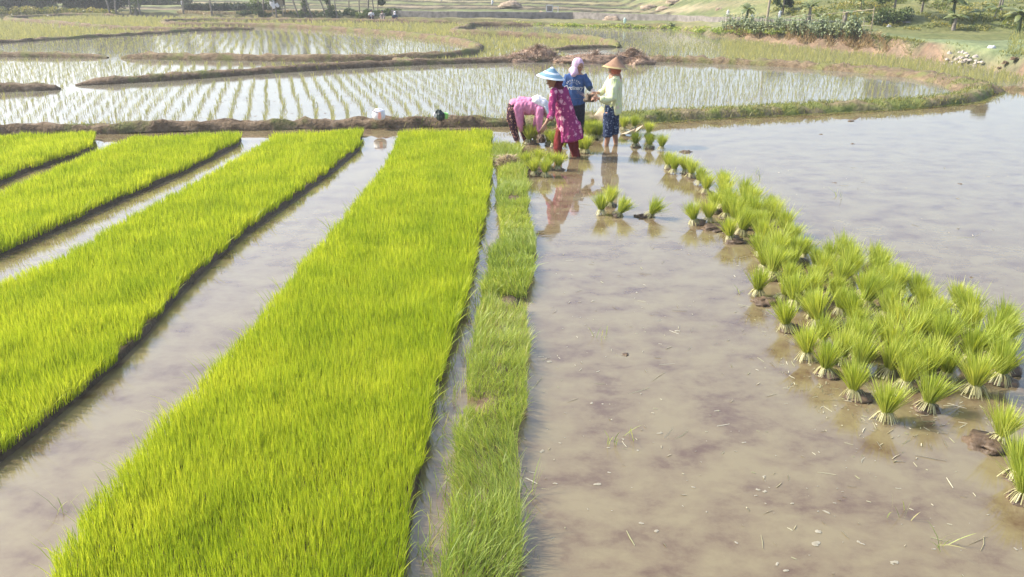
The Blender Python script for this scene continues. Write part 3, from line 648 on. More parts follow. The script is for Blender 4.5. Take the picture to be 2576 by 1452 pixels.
# floating straw and foam
r_ = np.random.default_rng(12)
def inwater(x, y):
    l, r = ridge_x(y); k = (x > r+.03) & seen(x, y, .1) & ~inpoly(x, y, hp) & (y < 17)
    return k
n = 5200; y = r_.uniform(2.8, 13, n)**1; x = r_.uniform(-.2, 9, n); k = inwater(x, y) & (r_.random(n) < np.clip(1.2-y*.10, .06, 1)*.34*(.25+1.2*(wn(x, y, 17, 1.3) > -.1))); x, y = x[k], y[k]
xb, yb2 = [], []
for (px, py, m_, sdx) in [(1990, 930, 40, .2), (2060, 965, 34, .17), (2330, 1030, 40, .2), (2130, 1020, 26, .15), (2240, 1080, 34, .2), (1930, 790, 30, .12), (2480, 1040, 40, .2), (1340, 900, 12, .07), (1325, 1200, 14, .07), (1325, 1400, 14, .06), (2200, 1090, 22, .25), (2420, 1090, 20, .25), (1600, 1095, 8, .12), (1690, 830, 10, .25), (2470, 590, 5, .2), (1780, 590, 12, .15), (1960, 850, 12, .12), (2150, 470, 9, .3)]:
    p = P(px, py); xb += list(p.x+r_.normal(0, sdx, m_)); yb2 += list(p.y+r_.normal(0, sdx, m_))
x = np.concatenate([x, xb]); y = np.concatenate([y, yb2]); n = len(x)
an = r_.uniform(0, 6.283, n); ln = np.minimum(.2, .012+r_.exponential(.022, n)+np.where(r_.random(n) < .09, r_.uniform(.04, .14, n), 0)); wd = r_.uniform(.0008, .0022, n)*(1+.09*y); cu = r_.normal(0, .15, n)
dx, dy = np.cos(an), np.sin(an); V = []
for t, w in ((-.5, .5), (0, 1), (.5, .4)):
    cx = x+dx*ln*t-dy*ln*cu*(.25-t*t); cy = y+dy*ln*t+dx*ln*cu*(.25-t*t)
    V += [np.stack([cx-dy*wd*w, cy+dx*wd*w, np.full(n, .004)], 1), np.stack([cx+dy*wd*w, cy-dx*wd*w, np.full(n, .006)], 1)]
V = np.stack(V, 1).reshape(-1, 3); o = np.arange(n)*6
tag(link('floating_straw', npmesh('floating_straw', V, quads=np.concatenate([np.stack([o, o+1, o+3, o+2], 1), np.stack([o+2, o+3, o+5, o+4], 1)]), attrs=dict(rnd=np.repeat(r_.uniform(0, 1, n), 6), tt=np.zeros(n*6))), M['float']), 'bits of straw and broken leaves floating on the brown water', 'straw', kind='stuff')
n = 9000; y = r_.uniform(2.8, 13, n); x = r_.uniform(-.2, 7, n); k = inwater(x, y) & (wn(x, y, 19, 1.6) > -.1) & (r_.random(n) < np.clip(1.25-y*.12, .02, 1)*.22); x, y = x[k], y[k]
V = []; T_ = []; o_ = 0
for a_, b_ in zip(x, y):
    m_ = 10; ra = min(.026, .0035+r_.exponential(.0045)); an = np.linspace(0, 6.283, m_, endpoint=False); q = ra*(1+.35*np.sin(an*2+r_.uniform(0, 6))+r_.uniform(-.3, .3, m_)); rot = r_.uniform(0, 3.14); ax = r_.uniform(.45, 1)
    u, v_ = np.cos(an)*q, np.sin(an)*q*ax; ring = np.stack([a_+u*math.cos(rot)-v_*math.sin(rot), b_+u*math.sin(rot)+v_*math.cos(rot), np.full(m_, .002)], 1)
    V.append(ring); V.append(np.array([[a_, b_, .003+ra*.18]])); T_ += [(o_+k_, o_+(k_+1) % m_, o_+m_) for k_ in range(m_)]; o_ += m_+1
foam = noisecol('foam', [(.3, (.21, .19, .14)), (.7, (.29, .27, .21))], 60, .8, spec=.1)
tag(link('foam_flecks', npmesh('foam_flecks', np.concatenate(V), tris=np.array(T_), smooth=True), foam), 'pale foam flecks scattered on the brown water', 'foam', kind='stuff')
# sprigs of weed standing in the open water
sprigs = [(1515, 845, 'thin upright weed sprig in the brown water right of the ridge'), (1860, 740, 'weed sprig left of the heap bulge'), (1605, 400, 'little dark weed tuft right of the dark red trousers'), (1905, 438, 'flattened green weed patch behind the heap'), (2110, 494, 'tiny weed tuft in the right water'), (1915, 640 - 190, 'pale weed stalk beside the flattened patch'), (2265, 1300, 'green sprig in the lower right water'), (1540, 1115, 'broken sprigs on a submerged mud patch'), (1325, 1240, 'long seeding grass stalk at the lower end of the ridge'), (150, 1290, 'single grass stalk standing in the broad left channel'), (1590, 1100, 'bent straw stalk sticking out of the water'), (2380, 1375, 'pale sprig by the foam at the lower right'), (1945, 690, 'grass sprig under the left bulge')]
for k_, (px, py, lb) in enumerate(sprigs):
    m_ = random.choice([4, 7, 12]); p = P(px, py); b = np.stack([RNG.normal(0, .03, m_), RNG.normal(0, .03, m_), np.zeros(m_)], 1)
    me = npmesh('water_weed', *blades(b, RNG.uniform(.05, .15, m_)*(1 if k_ not in (8, 9) else 1.6), np.full(m_, .0045), RNG.normal(0, .55, (m_, 2)), RNG.uniform(.2, .9, m_), seed=k_, segs=3))
    o = link('water_weed', me, M['weed']); o.location = p; tag(o, lb, 'weed', 'weed sprigs in open water')

# ================================================================== people
class Shape:
    def __init__(s, ck=1.0): s.V = []; s.F = []; s.ck = ck
    def tube(s, pts, rad, n=14, cap=True):
        pts = [Vector(p) for p in pts]; rad = [(r, r) if not isinstance(r, tuple) else r for r in rad]
        m = len(pts); rings = []
        def frame(T):
            T = T.normalized(); ref = Vector((0, 1, 0)) if abs(T.y) < .92 else Vector((0, 0, 1))
            S = ref.cross(T).normalized(); D = T.cross(S).normalized(); return S, D
        seq = []
        T0 = (pts[1]-pts[0]).normalized(); T1 = (pts[-1]-pts[-2]).normalized()
        if cap:
            r = rad[0]; k = min(r)*s.ck
            seq += [(pts[0]-T0*k*.9, (r[0]*.35, r[1]*.35), T0), (pts[0]-T0*k*.55, (r[0]*.8, r[1]*.8), T0)]
        for i, p in enumerate(pts):
            T = pts[min(i+1, m-1)]-pts[max(i-1, 0)]; seq.append((p, rad[i], T))
        if cap:
            r = rad[-1]; k = min(r)*s.ck
            seq += [(pts[-1]+T1*k*.55, (r[0]*.8, r[1]*.8), T1), (pts[-1]+T1*k*.9, (r[0]*.35, r[1]*.35), T1)]
        o = len(s.V)
        for c, r, T in seq:
            S, D = frame(T)
            for i in range(n):
                a = i/n*6.28318; s.V.append(c+S*(math.cos(a)*r[0])+D*(math.sin(a)*r[1]))
        k = len(seq)
        for j in range(k-1):
            for i in range(n): s.F.append([o+j*n+i, o+j*n+(i+1) % n, o+(j+1)*n+(i+1) % n, o+(j+1)*n+i])
        s.F.append([o+i for i in range(n)][::-1]); s.F.append([o+(k-1)*n+i for i in range(n)])
        return s
    def ell(s, c, r, rot=None, nu=18, nv=12):
        c = Vector(c); o = len(s.V); rot = rot or Matrix.Identity(3)
        s.V.append(c+rot@Vector((0, 0, r[2])))
        for j in range(1, nv):
            th = j/nv*math.pi
            for i in range(nu):
                a = i/nu*6.28318; s.V.append(c+rot@Vector((r[0]*math.sin(th)*math.cos(a), r[1]*math.sin(th)*math.sin(a), r[2]*math.cos(th))))
        s.V.append(c-rot@Vector((0, 0, r[2]))); e = len(s.V)-1
        for i in range(nu): s.F.append([o, o+1+i, o+1+(i+1) % nu]); s.F.append([e, e-nu+(i+1) % nu, e-nu+i])
        for j in range(nv-2):
            for i in range(nu): s.F.append([o+1+j*nu+i, o+1+(j+1)*nu+i, o+1+(j+1)*nu+(i+1) % nu, o+1+j*nu+(i+1) % nu])
        return s
def remesh(name, shp, vox, mat, parent, smooth=4, folds=0, fdir=None, seed=0, ffreq=14, cutz=None):
    me = pymesh('tmp', shp.V, shp.F); o = bpy.data.objects.new('tmp', me); COL.objects.link(o)
    md = o.modifiers.new('r', 'REMESH'); md.mode = 'VOXEL'; md.voxel_size = vox; md.use_smooth_shade = True
    if smooth: s = o.modifiers.new('s', 'SMOOTH'); s.factor = .5; s.iterations = smooth
    dg = bpy.context.evaluated_depsgraph_get(); dg.update(); ev = o.evaluated_get(dg); nm = bpy.data.meshes.new_from_object(ev)
    bpy.data.objects.remove(o); bpy.data.meshes.remove(me); nm.name = name; nm.materials.clear()
    inv = parent.location
    if folds:
        nm.update(); N_ = [v.normal.copy() for v in nm.vertices]
        for v, nn in zip(nm.vertices, N_):
            q = v.co
            a = noise.noise(Vector((q.x*ffreq, q.y*ffreq, q.z*ffreq*.22+seed)))
            b = noise.noise(Vector((q.x*ffreq*2.2+3, q.y*ffreq*2.2, q.z*ffreq*.9+seed)))
            v.co = q+nn*(a+.45*b)*folds
    for v in nm.vertices: v.co = v.co-inv
    for p in nm.polygons: p.use_smooth = True
    return link(name, nm, mat, parent)
def hand(s, wrist, direc, up_, size=.17, curl=.6, flip=1):
    """palm and five fingers; direc = pointing direction, up_ = back of the hand"""
    d = Vector(direc).normalized(); u = Vector(up_); u = (u-d*u.dot(d)).normalized(); sd = d.cross(u).normalized()*flip
    w = Vector(wrist); pl = size*.5
    s.tube([w-d*.01, w+d*pl*.5, w+d*pl], [(.024, .018), (.034, .016), (.036, .014)], 10)
    for k in range(4):
        b = w+d*pl*.95+sd*(-.027+.018*k); L = size*(.43, .5, .47, .36)[k]; c = curl*(1+.15*((k*7) % 3-1))
        p1 = b+(d*math.cos(c*.5)-u*math.sin(c*.5))*L*.42; p2 = p1+(d*math.cos(c*1.3)-u*math.sin(c*1.3))*L*.33; p3 = p2+(d*math.cos(c*2.1)-u*math.sin(c*2.1))*L*.25
        s.tube([b-d*.01, b, p1, p2, p3], [.0095, .0095, .0088, .0082, .0068], 8)
    b = w+d*pl*.25-sd*.03; p1 = b+(d*.6-sd*.65-u*.3)*size*.22; p2 = p1+(d*.85-sd*.2-u*.45)*size*.2
    s.tube([b+sd*.01, b, p1, p2], [.011, .0115, .0105, .008], 8)
def head(s, c, fdir, r=.098):
    """continuous head with brow, nose, chin, ears; fdir = facing"""
    f = Vector(fdir).normalized(); up0 = Vector((0, 0, 1)); sd = f.cross(up0).normalized(); u = sd.cross(f).normalized()
    rot = Matrix((sd, f, u)).transposed(); c = Vector(c)
    s.ell(c, (r*.80, r*.95, r*1.02), rot); s.ell(c+f*r*.28-u*r*.55, (r*.56, r*.6, r*.62), rot)
    s.tube([c+f*r*.90+u*r*.12, c+f*r*1.05-u*r*.12, c+f*r*1.15-u*r*.28], [r*.09, r*.13, r*.16], 8)
    s.tube([c+f*r*.82-u*r*.62-sd*r*.2, c+f*r*.93-u*r*.62, c+f*r*.82-u*r*.62+sd*r*.2], [r*.06, r*.09, r*.06], 8)
    s.ell(c+f*r*.72-u*r*1.0, (r*.26, r*.22, r*.2), rot)
    for g in (-1, 1): s.ell(c+sd*g*r*.82-u*r*.1, (r*.1, r*.2, r*.27), rot); s.ell(c+sd*g*r*.36+f*r*.78+u*r*.22, (r*.3, r*.14, r*.09), rot)
    return f, sd, u
def face_bits(root, c, f, sd, u, r=.098):
    inv = root.location; c = Vector(c)
    for g in (-1, 1):
        s = Shape().ell(c+f*r*.88+sd*g*r*.33+u*r*.04, (r*.17, r*.12, r*.075), Matrix((sd, f, u)).transposed(), 10, 6)
        link('eye', pymesh('eye', [v-inv for v in s.V], s.F), M['dark'], root)
    s = Shape().ell(c+f*r*.90-u*r*.60, (r*.24, r*.1, r*.05), Matrix((sd, f, u)).transposed(), 10, 6)
    link('mouth', pymesh('mouth', [v-inv for v in s.V], s.F), M['lip'], root)
M['lip'] = noisecol('lips', [(.3, (.22, .07, .05)), (.7, (.28, .09, .07))], 20, .5)
def cone_hat(root, apex, center, radius, mat, edge=None, stripes=None, name='conical_hat', top=True):
    a = Vector(apex); c = Vector(center); ax = (a-c); H = ax.length; ax.normalize()
    ref = Vector((0, 1, 0)); S = ref.cross(ax).normalized(); D = ax.cross(S).normalized()
    prof = [(0, 1.0), (.06, .975), (.16, .86), (.3, .70), (.45, .53), (.6, .37), (.74, .24), (.87, .11), (.96, .025), (1.0, -.02), (1.01, -.035), (.99, -.045), (.95, -.02), (.8, .10), (.6, .29), (.4, .5), (.15, .8), (0, .88)]
    n = 48; V = []; Fc = []
    for k, (rr, hh) in enumerate(prof):
        for i in range(n):
            al = i/n*6.28318; q = 1+.012*math.sin(al*8)*rr
            V.append(c+ax*hh*H+S*math.cos(al)*rr*radius*q+D*math.sin(al)*rr*radius*q)
    for k in range(len(prof)-1):
        for i in range(n): Fc.append([k*n+i, k*n+(i+1) % n, (k+1)*n+(i+1) % n, (k+1)*n+i])
    inv = root.location if root else Vector((0, 0, 0))
    me = pymesh(name, [v-inv for v in V], Fc); mats = [mat, edge or mat]+(stripes or []); 
    for m_ in mats: me.materials.append(m_)
    for pi, p in enumerate(me.polygons):
        k = pi//n
        if 7 <= k <= 10: p.material_index = 1
        elif k >= 11: p.material_index = 0
        elif stripes and k in (1, 4): p.material_index = 2
        elif stripes and k == 0: p.material_index = 2
        
    return link(name, me, None, root)
def cloth(name, c1, c2, scale=25, rough=.85):
    return noisecol(name, [(.35, c1), (.65, c2)], scale, rough, .35, 70, dist=.004, spec=.15)
def flowery(name, base, petals, scale=13, thr=.30, petals2=None):
    m, nt, N, L, b = newmat(name); tc = N.new('ShaderNodeTexCoord')
    vo = N.new('ShaderNodeTexVoronoi'); vo.inputs['Scale'].default_value = scale; vo.inputs['Randomness'].default_value = .85
    nz = N.new('ShaderNodeTexNoise'); nz.inputs['Scale'].default_value = 45; L.new(tc.outputs['Object'], nz.inputs['Vector'])
    mv = N.new('ShaderNodeMix'); mv.data_type = 'VECTOR'; mv.inputs['Factor'].default_value = .06; L.new(tc.outputs['Object'], mv.inputs[4]); L.new(nz.outputs['Color'], mv.inputs[5]); L.new(mv.outputs[1], vo.inputs['Vector'])
    r = ramp(N, [(thr-.05, petals), (thr+.03, base)]); L.new(vo.outputs['Distance'], r.inputs['Fac'])
    mx = N.new('ShaderNodeMix'); mx.data_type = 'RGBA'; mx.inputs['Factor'].default_value = 0
    if petals2:
        v2 = N.new('ShaderNodeTexVoronoi'); v2.inputs['Scale'].default_value = scale*1.9; L.new(tc.outputs['Object'], v2.inputs['Vector'])
        r2 = ramp(N, [(.22, (1, 1, 1)), (.28, (0, 0, 0))]); L.new(v2.outputs['Distance'], r2.inputs['Fac']); L.new(r2.outputs['Color'], mx.inputs['Factor'])
        mx.inputs['B'].default_value = (*petals2, 1)
    L.new(r.outputs['Color'], mx.inputs['A']); L.new(mx.outputs['Result'], b.inputs['Base Color']); setin(b, Roughness=.85, Specular_IOR_Level=.15)
    return m
M['dress'] = flowery('magenta_floral_cloth', (.24, .028, .115), (.60, .30, .36), 10, .34, (.50, .14, .24))
M['maroon'] = cloth('dark_red_cloth', (.11, .015, .016), (.16, .024, .022))
M['darkscarf'] = cloth('dark_maroon_cloth', (.07, .015, .025), (.11, .02, .035))
M['bluehat'] = noisecol('blue_hat', [(.3, (.12, .22, .30)), (.7, (.16, .28, .36))], 30, .5)
M['hatwhite'] = noisecol('hat_white', [(.3, (.50, .56, .58)), (.7, (.60, .64, .66))], 30, .5)
M['tshirt'] = cloth('blue_cloth', (.03, .065, .17), (.045, .09, .22))
M['lilac'] = cloth('lilac_cloth', (.50, .34, .46), (.60, .42, .54))
M['black'] = cloth('black_cloth', (.015, .016, .03), (.03, .032, .05))
M['cuff'] = cloth('dark_cuff', (.02, .04, .06), (.035, .06, .085))
M['palesleeve'] = cloth('pale_sleeve', (.50, .42, .38), (.60, .52, .47))
M['lime'] = flowery('lime_cloth', (.55, .57, .36), (.60, .46, .38), 6, .24, (.50, .58, .24))
M['batik'] = flowery('navy_batik', (.018, .028, .07), (.20, .25, .33), 22, .30, (.13, .17, .25))
M['terra'] = cloth('terracotta_cloth', (.33, .10, .065), (.42, .14, .09))
M['tanhat'] = noisecol('woven_tan', [(.3, (.21, .12, .07)), (.7, (.28, .165, .10))], 30, .7, .3, 90, dist=.003)
M['tanedge'] = noisecol('tan_edge', [(.3, (.30, .23, .10)), (.7, (.36, .28, .13))], 30, .7)
M['pink'] = cloth('pink_cloth', (.50, .17, .29), (.58, .23, .36))
M['floral'] = flowery('dark_floral', (.045, .018, .03), (.42, .22, .20), 17, .28, (.50, .30, .16))
M['whitecloth'] = cloth('white_scarf', (.60, .58, .60), (.72, .70, .72))
M['greyhat'] = noisecol('grey_hat', [(.3, (.42, .41, .46)), (.7, (.50, .49, .53))], 30, .6)
def person(px, py, label):
    p = P(px, py); return empty('person', p, label, 'person'), p.y
# ---- woman in the magenta dress
r1, Y0 = person(1428, 396, 'person in long magenta floral dress and blue conical hat with white stripes')
c = lambda x, y, d=0: C1(x, y, Y0+d)
b = Shape(); hc = c(622, 372, -.02); fd = Vector((-.78, -.55, -.22))
fv = head(b, hc, fd, .092)
b.tube([c(640, 410), c(665, 455), c(685, 480)], [.05, .052, .07])
b.tube([c(680, 480), c(700, 560), c(735, 680), c(775, 800)], [(.12, .09), (.13, .10), (.13, .10), (.14, .12)])
b.tube([c(632, 490, -.12), c(622, 600, -.18), c(622, 680, -.2), c(590, 735, -.23), c(560, 785, -.26)], [.045, .04, .036, .034, .024])
hand(b, c(556, 790, -.26), c(530, 850, -.3)-c(560, 785, -.26), Vector((.4, -1, .2)), .17, .7)
b.tube([c(745, 490, .12), c(752, 600, .2), c(722, 690, .16), c(690, 760, .1)], [.045, .04, .033, .024])
hand(b, c(688, 765, .1), Vector((-.3, -.2, -1)), Vector((1, 0, 0)), .16, .5)
b.tube([c(725, 830, .0), c(692, 960, -.01), c(682, 1040, -.03), c(690, 1120, -.04), c(700, 1150, -.04)], [.085, .06, .045, .038, .035])
b.tube([c(700, 1150, -.06), c(672, 1156, -.18)], [.035, .03])
b.tube([c(810, 830, .06), c(815, 960, .08), c(835, 1040, .1), c(856, 1110, .1), c(868, 1160, .1)], [.085, .06, .048, .04, .036])
b.tube([c(868, 1160, .1), c(845, 1166, .0)], [.035, .03])
remesh('body', b, .0065, M['skin'], r1, 2); face_bits(r1, hc, *fv, r=.092)
s = Shape(.2); s.tube([c(665, 452), c(678, 480), c(700, 520), c(722, 600), c(745, 690), c(768, 780), c(788, 860), c(800, 932)],
    [(.07, .075), (.135, .10), (.15, .12), (.152, .125), (.158, .135), (.175, .15), (.192, .165), (.212, .18)], 22)
s.tube([c(850, 780), c(880, 860), c(888, 900)], [(.06, .12), (.055, .12), (.05, .11)])
remesh('dress', s, .011, M['dress'], r1, 3, folds=.022, seed=1)
s = Shape(); s.tube([c(645, 478, -.1), c(632, 540, -.14), c(622, 610, -.19), c(624, 680, -.21), c(600, 725, -.24)], [.066, .062, .057, .054, .05])
s.tube([c(740, 478, .1), c(756, 560, .18), c(752, 640, .2), c(722, 700, .16)], [.066, .06, .055, .05])
remesh('sleeves', s, .01, M['dress'], r1, 3, folds=.012, seed=2)
s = Shape(.2); s.tube([c(715, 850, .0), c(690, 940, -.01), c(678, 1010, -.03), c(685, 1075, -.04)], [.10, .085, .075, .068]); s.tube([c(805, 850, .06), c(812, 940, .07), c(830, 1020, .1), c(856, 1100, .1)], [.10, .09, .078, .068])
remesh('trousers', s, .011, M['maroon'], r1, 3, folds=.014, seed=3)
s = Shape(); s.ell(c(652, 362, .03), (.095, .095, .115)); s.tube([c(665, 395, .02), c(672, 430, .01), c(680, 462, 0)], [.085, .08, .095]); s.ell(c(700, 385, .04), (.05, .05, .055))
remesh('headscarf', s, .01, M['darkscarf'], r1, 3, folds=.008, seed=4)
cone_hat(r1, c(626, 246, -.01), c(609, 343, .0), .232, M['bluehat'], M['hatwhite'], [M['hatwhite']])
# ---- woman in the blue shirt
r2, Y0 = person(1453.7, 349, 'person in blue printed shirt and lilac headscarf passing a muddy clump')
b = Shape(); hc = c(872, 236, -.02); fd = Vector((.55, -.78, -.30)); fv = head(b, hc, fd, .092)
b.tube([c(855, 275), c(850, 310)], [.05, .055]); b.tube([c(845, 330), c(842, 450), c(855, 590)], [(.14, .09), (.13, .09), (.13, .1)])
b.tube([c(925, 340), c(960, 400, -.03), c(985, 450, -.05), c(1008, 480, -.09), c(1030, 500, -.12)], [.045, .04, .036, .03, .023])
hand(b, c(1030, 500, -.12), Vector((.1, -.5, -.6)), Vector((.8, -.3, .4)), .16, .8)
b.tube([c(765, 340), c(748, 420), c(752, 480, -.02), c(765, 560, -.1)], [.045, .04, .035, .025]); hand(b, c(765, 565, -.1), Vector((.2, -.3, -1)), Vector((-1, 0, 0)), .16, .5)
for x_ in (832, 890): b.tube([c(x_, 620), c(x_, 760), c(x_, 880), c(x_, 990)], [.08, .055, .045, .036]); b.tube([c(x_, 990), c(x_+12, 996, -.14)], [.036, .03])
remesh('body', b, .0065, M['skin'], r2, 2); face_bits(r2, hc, *fv, r=.092)
s = Shape(.2); s.tube([c(850, 300), c(847, 322), c(842, 350), c(840, 420), c(845, 500), c(852, 560), c(856, 600)], [(.08, .07), (.155, .09), (.18, .115), (.165, .125), (.15, .125), (.145, .125), (.15, .13)], 20)
s.tube([c(915, 330), c(948, 380, -.02), c(978, 440, -.05)], [.07, .064, .056]); s.tube([c(778, 330), c(752, 390), c(745, 450)], [.07, .064, .056])
shirt = remesh('shirt', s, .010, M['tshirt'], r2, 3, folds=.014, seed=5)
s = Shape(); s.tube([c(974, 436, -.05), c(982, 452, -.055)], [.059, .056]); remesh('cuff', s, .009, M['cuff'], r2, 2)
s = Shape(); s.tube([c(985, 450, -.05), c(1008, 478, -.09), c(1026, 496, -.12)], [.04, .036, .031]); remesh('undersleeve', s, .008, M['palesleeve'], r2, 2, folds=.006)
s = Shape(.2); s.tube([c(836, 590), c(832, 680), c(832, 800), c(832, 900)], [.10, .085, .072, .06]); s.tube([c(884, 590), c(888, 680), c(890, 800), c(890, 900)], [.10, .085, .072, .06]); remesh('trousers', s, .011, M['black'], r2, 3, folds=.01)
hd = Vector(fd).normalized(); s = Shape(); s.ell(hc-hd*.028+Vector((0, 0, .006)), (.108, .108, .125)); s.tube([hc-hd*.03+Vector((-.01, 0, -.06)), c(838, 290, -.05), c(825, 312, -.09)], [.095, .085, .06]); s.tube([c(812, 280, .02), c(845, 300, .02)], [.07, .1])
hj = remesh('headscarf', s, .008, M['lilac'], r2, 2, folds=.008, seed=7)
# keep the face free: push scarf back where it would cover the face
def open_face(o, hc, f, root, r):
    me = o.data; c0 = Vector(hc)-root.location; f = Vector(f).normalized()
    up0 = Vector((0, 0, 1)); sd = f.cross(up0).normalized(); u = sd.cross(f).normalized()
    for v in me.vertices:
        d = v.co-c0; a, b_, e = d.dot(sd), d.dot(u), d.dot(f)
        k = (a/(r*.62))**2+((b_+r*.22)/(r*.92))**2
        if e > 0 and k < 1: v.co = v.co-f*min(e, (1-k)**.5*r*1.1)
open_face(hj, hc, fd, r2, .1)
# print on the shirt, pressed onto the cloth
def text_mesh(body, size, font_shear=0.0):
    cu = bpy.data.curves.new('t', 'FONT'); cu.body = body; cu.size = size; cu.align_x = 'CENTER'; cu.shear = font_shear; cu.extrude = 0; cu.offset = size*.02
    o = bpy.data.objects.new('t', cu); COL.objects.link(o); dg = bpy.context.evaluated_depsgraph_get(); dg.update()
    me = bpy.data.meshes.new_from_object(o.evaluated_get(dg)); V = [v.co.copy() for v in me.vertices]; Fc = [list(p.vertices) for p in me.polygons]
    bpy.data.objects.remove(o); return V, Fc
bv = BVHTree.FromObject(shirt, bpy.context.evaluated_depsgraph_get())
PV = []; PF = []
def addflat(V, Fc):
    o = len(PV); PV.extend(V); PF.extend([[a+o for a in f] for f in Fc])
ux = 1/ (c(900, 400)-c(800, 400)).x*100   # crop px per metre
s_ = (c(900, 400)-c(800, 400)).length/100
V, Fc = text_mesh('Ordinary', 50*s_, .25); addflat([Vector((v.x, v.y-42*s_, 0)) for v in V], Fc)
for i_ in range(8):
    a_ = math.radians(158-i_*19.5); V, Fc = [Vector((x_*s_, y_*s_, 0)) for x_, y_ in ((-5, 0), (5, 0), (5, 4), (-1, 4), (-1, 9), (5, 9), (5, 13), (-5, 13))], [[0, 1, 2, 3, 4, 5, 6, 7]]; m_ = Matrix.Rotation(a_-math.pi/2, 3, 'Z')
    ctr_ = Vector((math.cos(a_)*56*s_, math.sin(a_)*38*s_, 0)); addflat([m_@v+ctr_ for v in V], Fc)
for i_ in range(9):
    a_ = math.radians(165-i_*18.7); d = Vector((math.cos(a_), math.sin(a_)*.7, 0)); sd_ = Vector((-d.y, d.x, 0)); 
    addflat([d*28*s_+sd_*1.1*s_, d*28*s_-sd_*1.1*s_, d*44*s_-sd_*1.6*s_, d*44*s_+sd_*1.6*s_], [[0, 1, 2, 3]])
addflat([Vector((-52*s_, -48*s_, 0)), Vector((52*s_, -48*s_, 0)), Vector((52*s_, -51*s_, 0)), Vector((-52*s_, -51*s_, 0))], [[0, 1, 2, 3]])
ctr_ = c(818, 412)-r2.location; out = []
for v in PV:
    q = Vector((ctr_.x+v.x, -1, ctr_.z+v.y)); h_, n_, *_ = bv.ray_cast(q, Vector((0, 1, 0))); out.append((h_+Vector((0, -.004, 0))) if h_ else Vector((q.x, -.12, q.z)))
link('shirt_print', pymesh('shirt_print', out, PF, False), M['white'], r2)
# ---- woman in the lime shirt
r3, Y0 = person(1538, 364, 'person in loose lime shirt, navy patterned shorts and tan conical hat')
b = Shape(); hc = c(1208, 272, -.01); fd = Vector((-.93, -.15, -.25)); fv = head(b, hc, fd, .09)
b.tube([c(1214, 300), c(1216, 335)], [.05, .055]); b.tube([c(1215, 350), c(1205, 450), c(1195, 600)], [(.12, .13), (.10, .10), (.09, .09)])
b.tube([c(1205, 375, -.13), c(1200, 460, -.18), c(1180, 545, -.22), c(1110, 552, -.24), c(1058, 546, -.25)], [.045, .04, .036, .03, .023])
hand(b, c(1058, 546, -.25), Vector((-1, -.1, .05)), Vector((.1, -.6, .8)), .165, .9)
b.tube([c(1190, 375, .12), c(1140, 440, .16), c(1095, 485, .14), c(1045, 495, .05)], [.045, .038, .034, .023]); hand(b, c(1045, 495, .05), Vector((-1, -.4, -.1)), Vector((-.1, -.1, 1)), .165, .7)
b.tube([c(1155, 700, -.05), c(1150, 850, -.05), c(1146, 920, -.05), c(1136, 980, -.05), c(1132, 1040, -.05)], [.075, .06, .05, .038, .034]); b.tube([c(1132, 1040, -.05), c(1105, 1046, -.1)], [.034, .03])
b.tube([c(1205, 710, .05), c(1211, 850, .07), c(1218, 910, .07), c(1224, 970, .07), c(1226, 1035, .07)], [.085, .06, .048, .037, .034]); b.tube([c(1226, 1035, .07), c(1200, 1042, .0)], [.034, .03])
remesh('body', b, .0065, M['skin'], r3, 2); face_bits(r3, hc, *fv, r=.09)
s = Shape(.2); s.tube([c(1217, 312), c(1216, 335), c(1212, 365), c(1208, 430), c(1206, 510), c(1212, 590), c(1222, 650), c(1226, 690)], [(.065, .07), (.10, .13), (.125, .155), (.14, .155), (.142, .15), (.13, .15), (.11, .14), (.08, .13)], 20)
s.tube([c(1175, 560, -.05), c(1190, 640, -.08), c(1200, 690, -.06)], [.07, .055, .03])
s.tube([c(1205, 365, -.11), c(1205, 450, -.17), c(1190, 540, -.21), c(1130, 560, -.23), c(1075, 552, -.24)], [.08, .08, .078, .066, .055])
s.tube([c(1190, 370, .1), c(1140, 435, .15), c(1100, 480, .14), c(1068, 490, .09)], [.075, .066, .055, .045]); s.tube([c(1130, 575, -.2), c(1168, 600, -.16)], [.045, .03])
remesh('shirt', s, .010, M['lime'], r3, 3, folds=.018, seed=9)
s = Shape(.2); s.tube([c(1190, 600), c(1180, 660), c(1175, 720)], [(.12, .13), (.115, .13), (.11, .12)]); s.tube([c(1155, 690, -.04), c(1148, 800, -.05), c(1148, 905, -.05)], [.095, .09, .082]); s.tube([c(1206, 690, .05), c(1208, 790, .07), c(1212, 880, .07)], [.095, .088, .078])
remesh('shorts', s, .010, M['batik'], r3, 3, folds=.012, seed=10)
s = Shape(); s.ell(hc+Vector((.018, .0, .0)), (.108, .102, .12)); s.tube([c(1216, 290), c(1216, 312), c(1216, 335)], [.092, .085, .095]); sc_ = remesh('headscarf', s, .009, M['terra'], r3, 3, folds=.007, seed=11); open_face(sc_, hc, (-.93, -.15, -.25), r3, .085)
cone_hat(r3, c(1232, 152, .0), c(1217, 252, .0), .222, M['tanhat'], M['tanedge'])
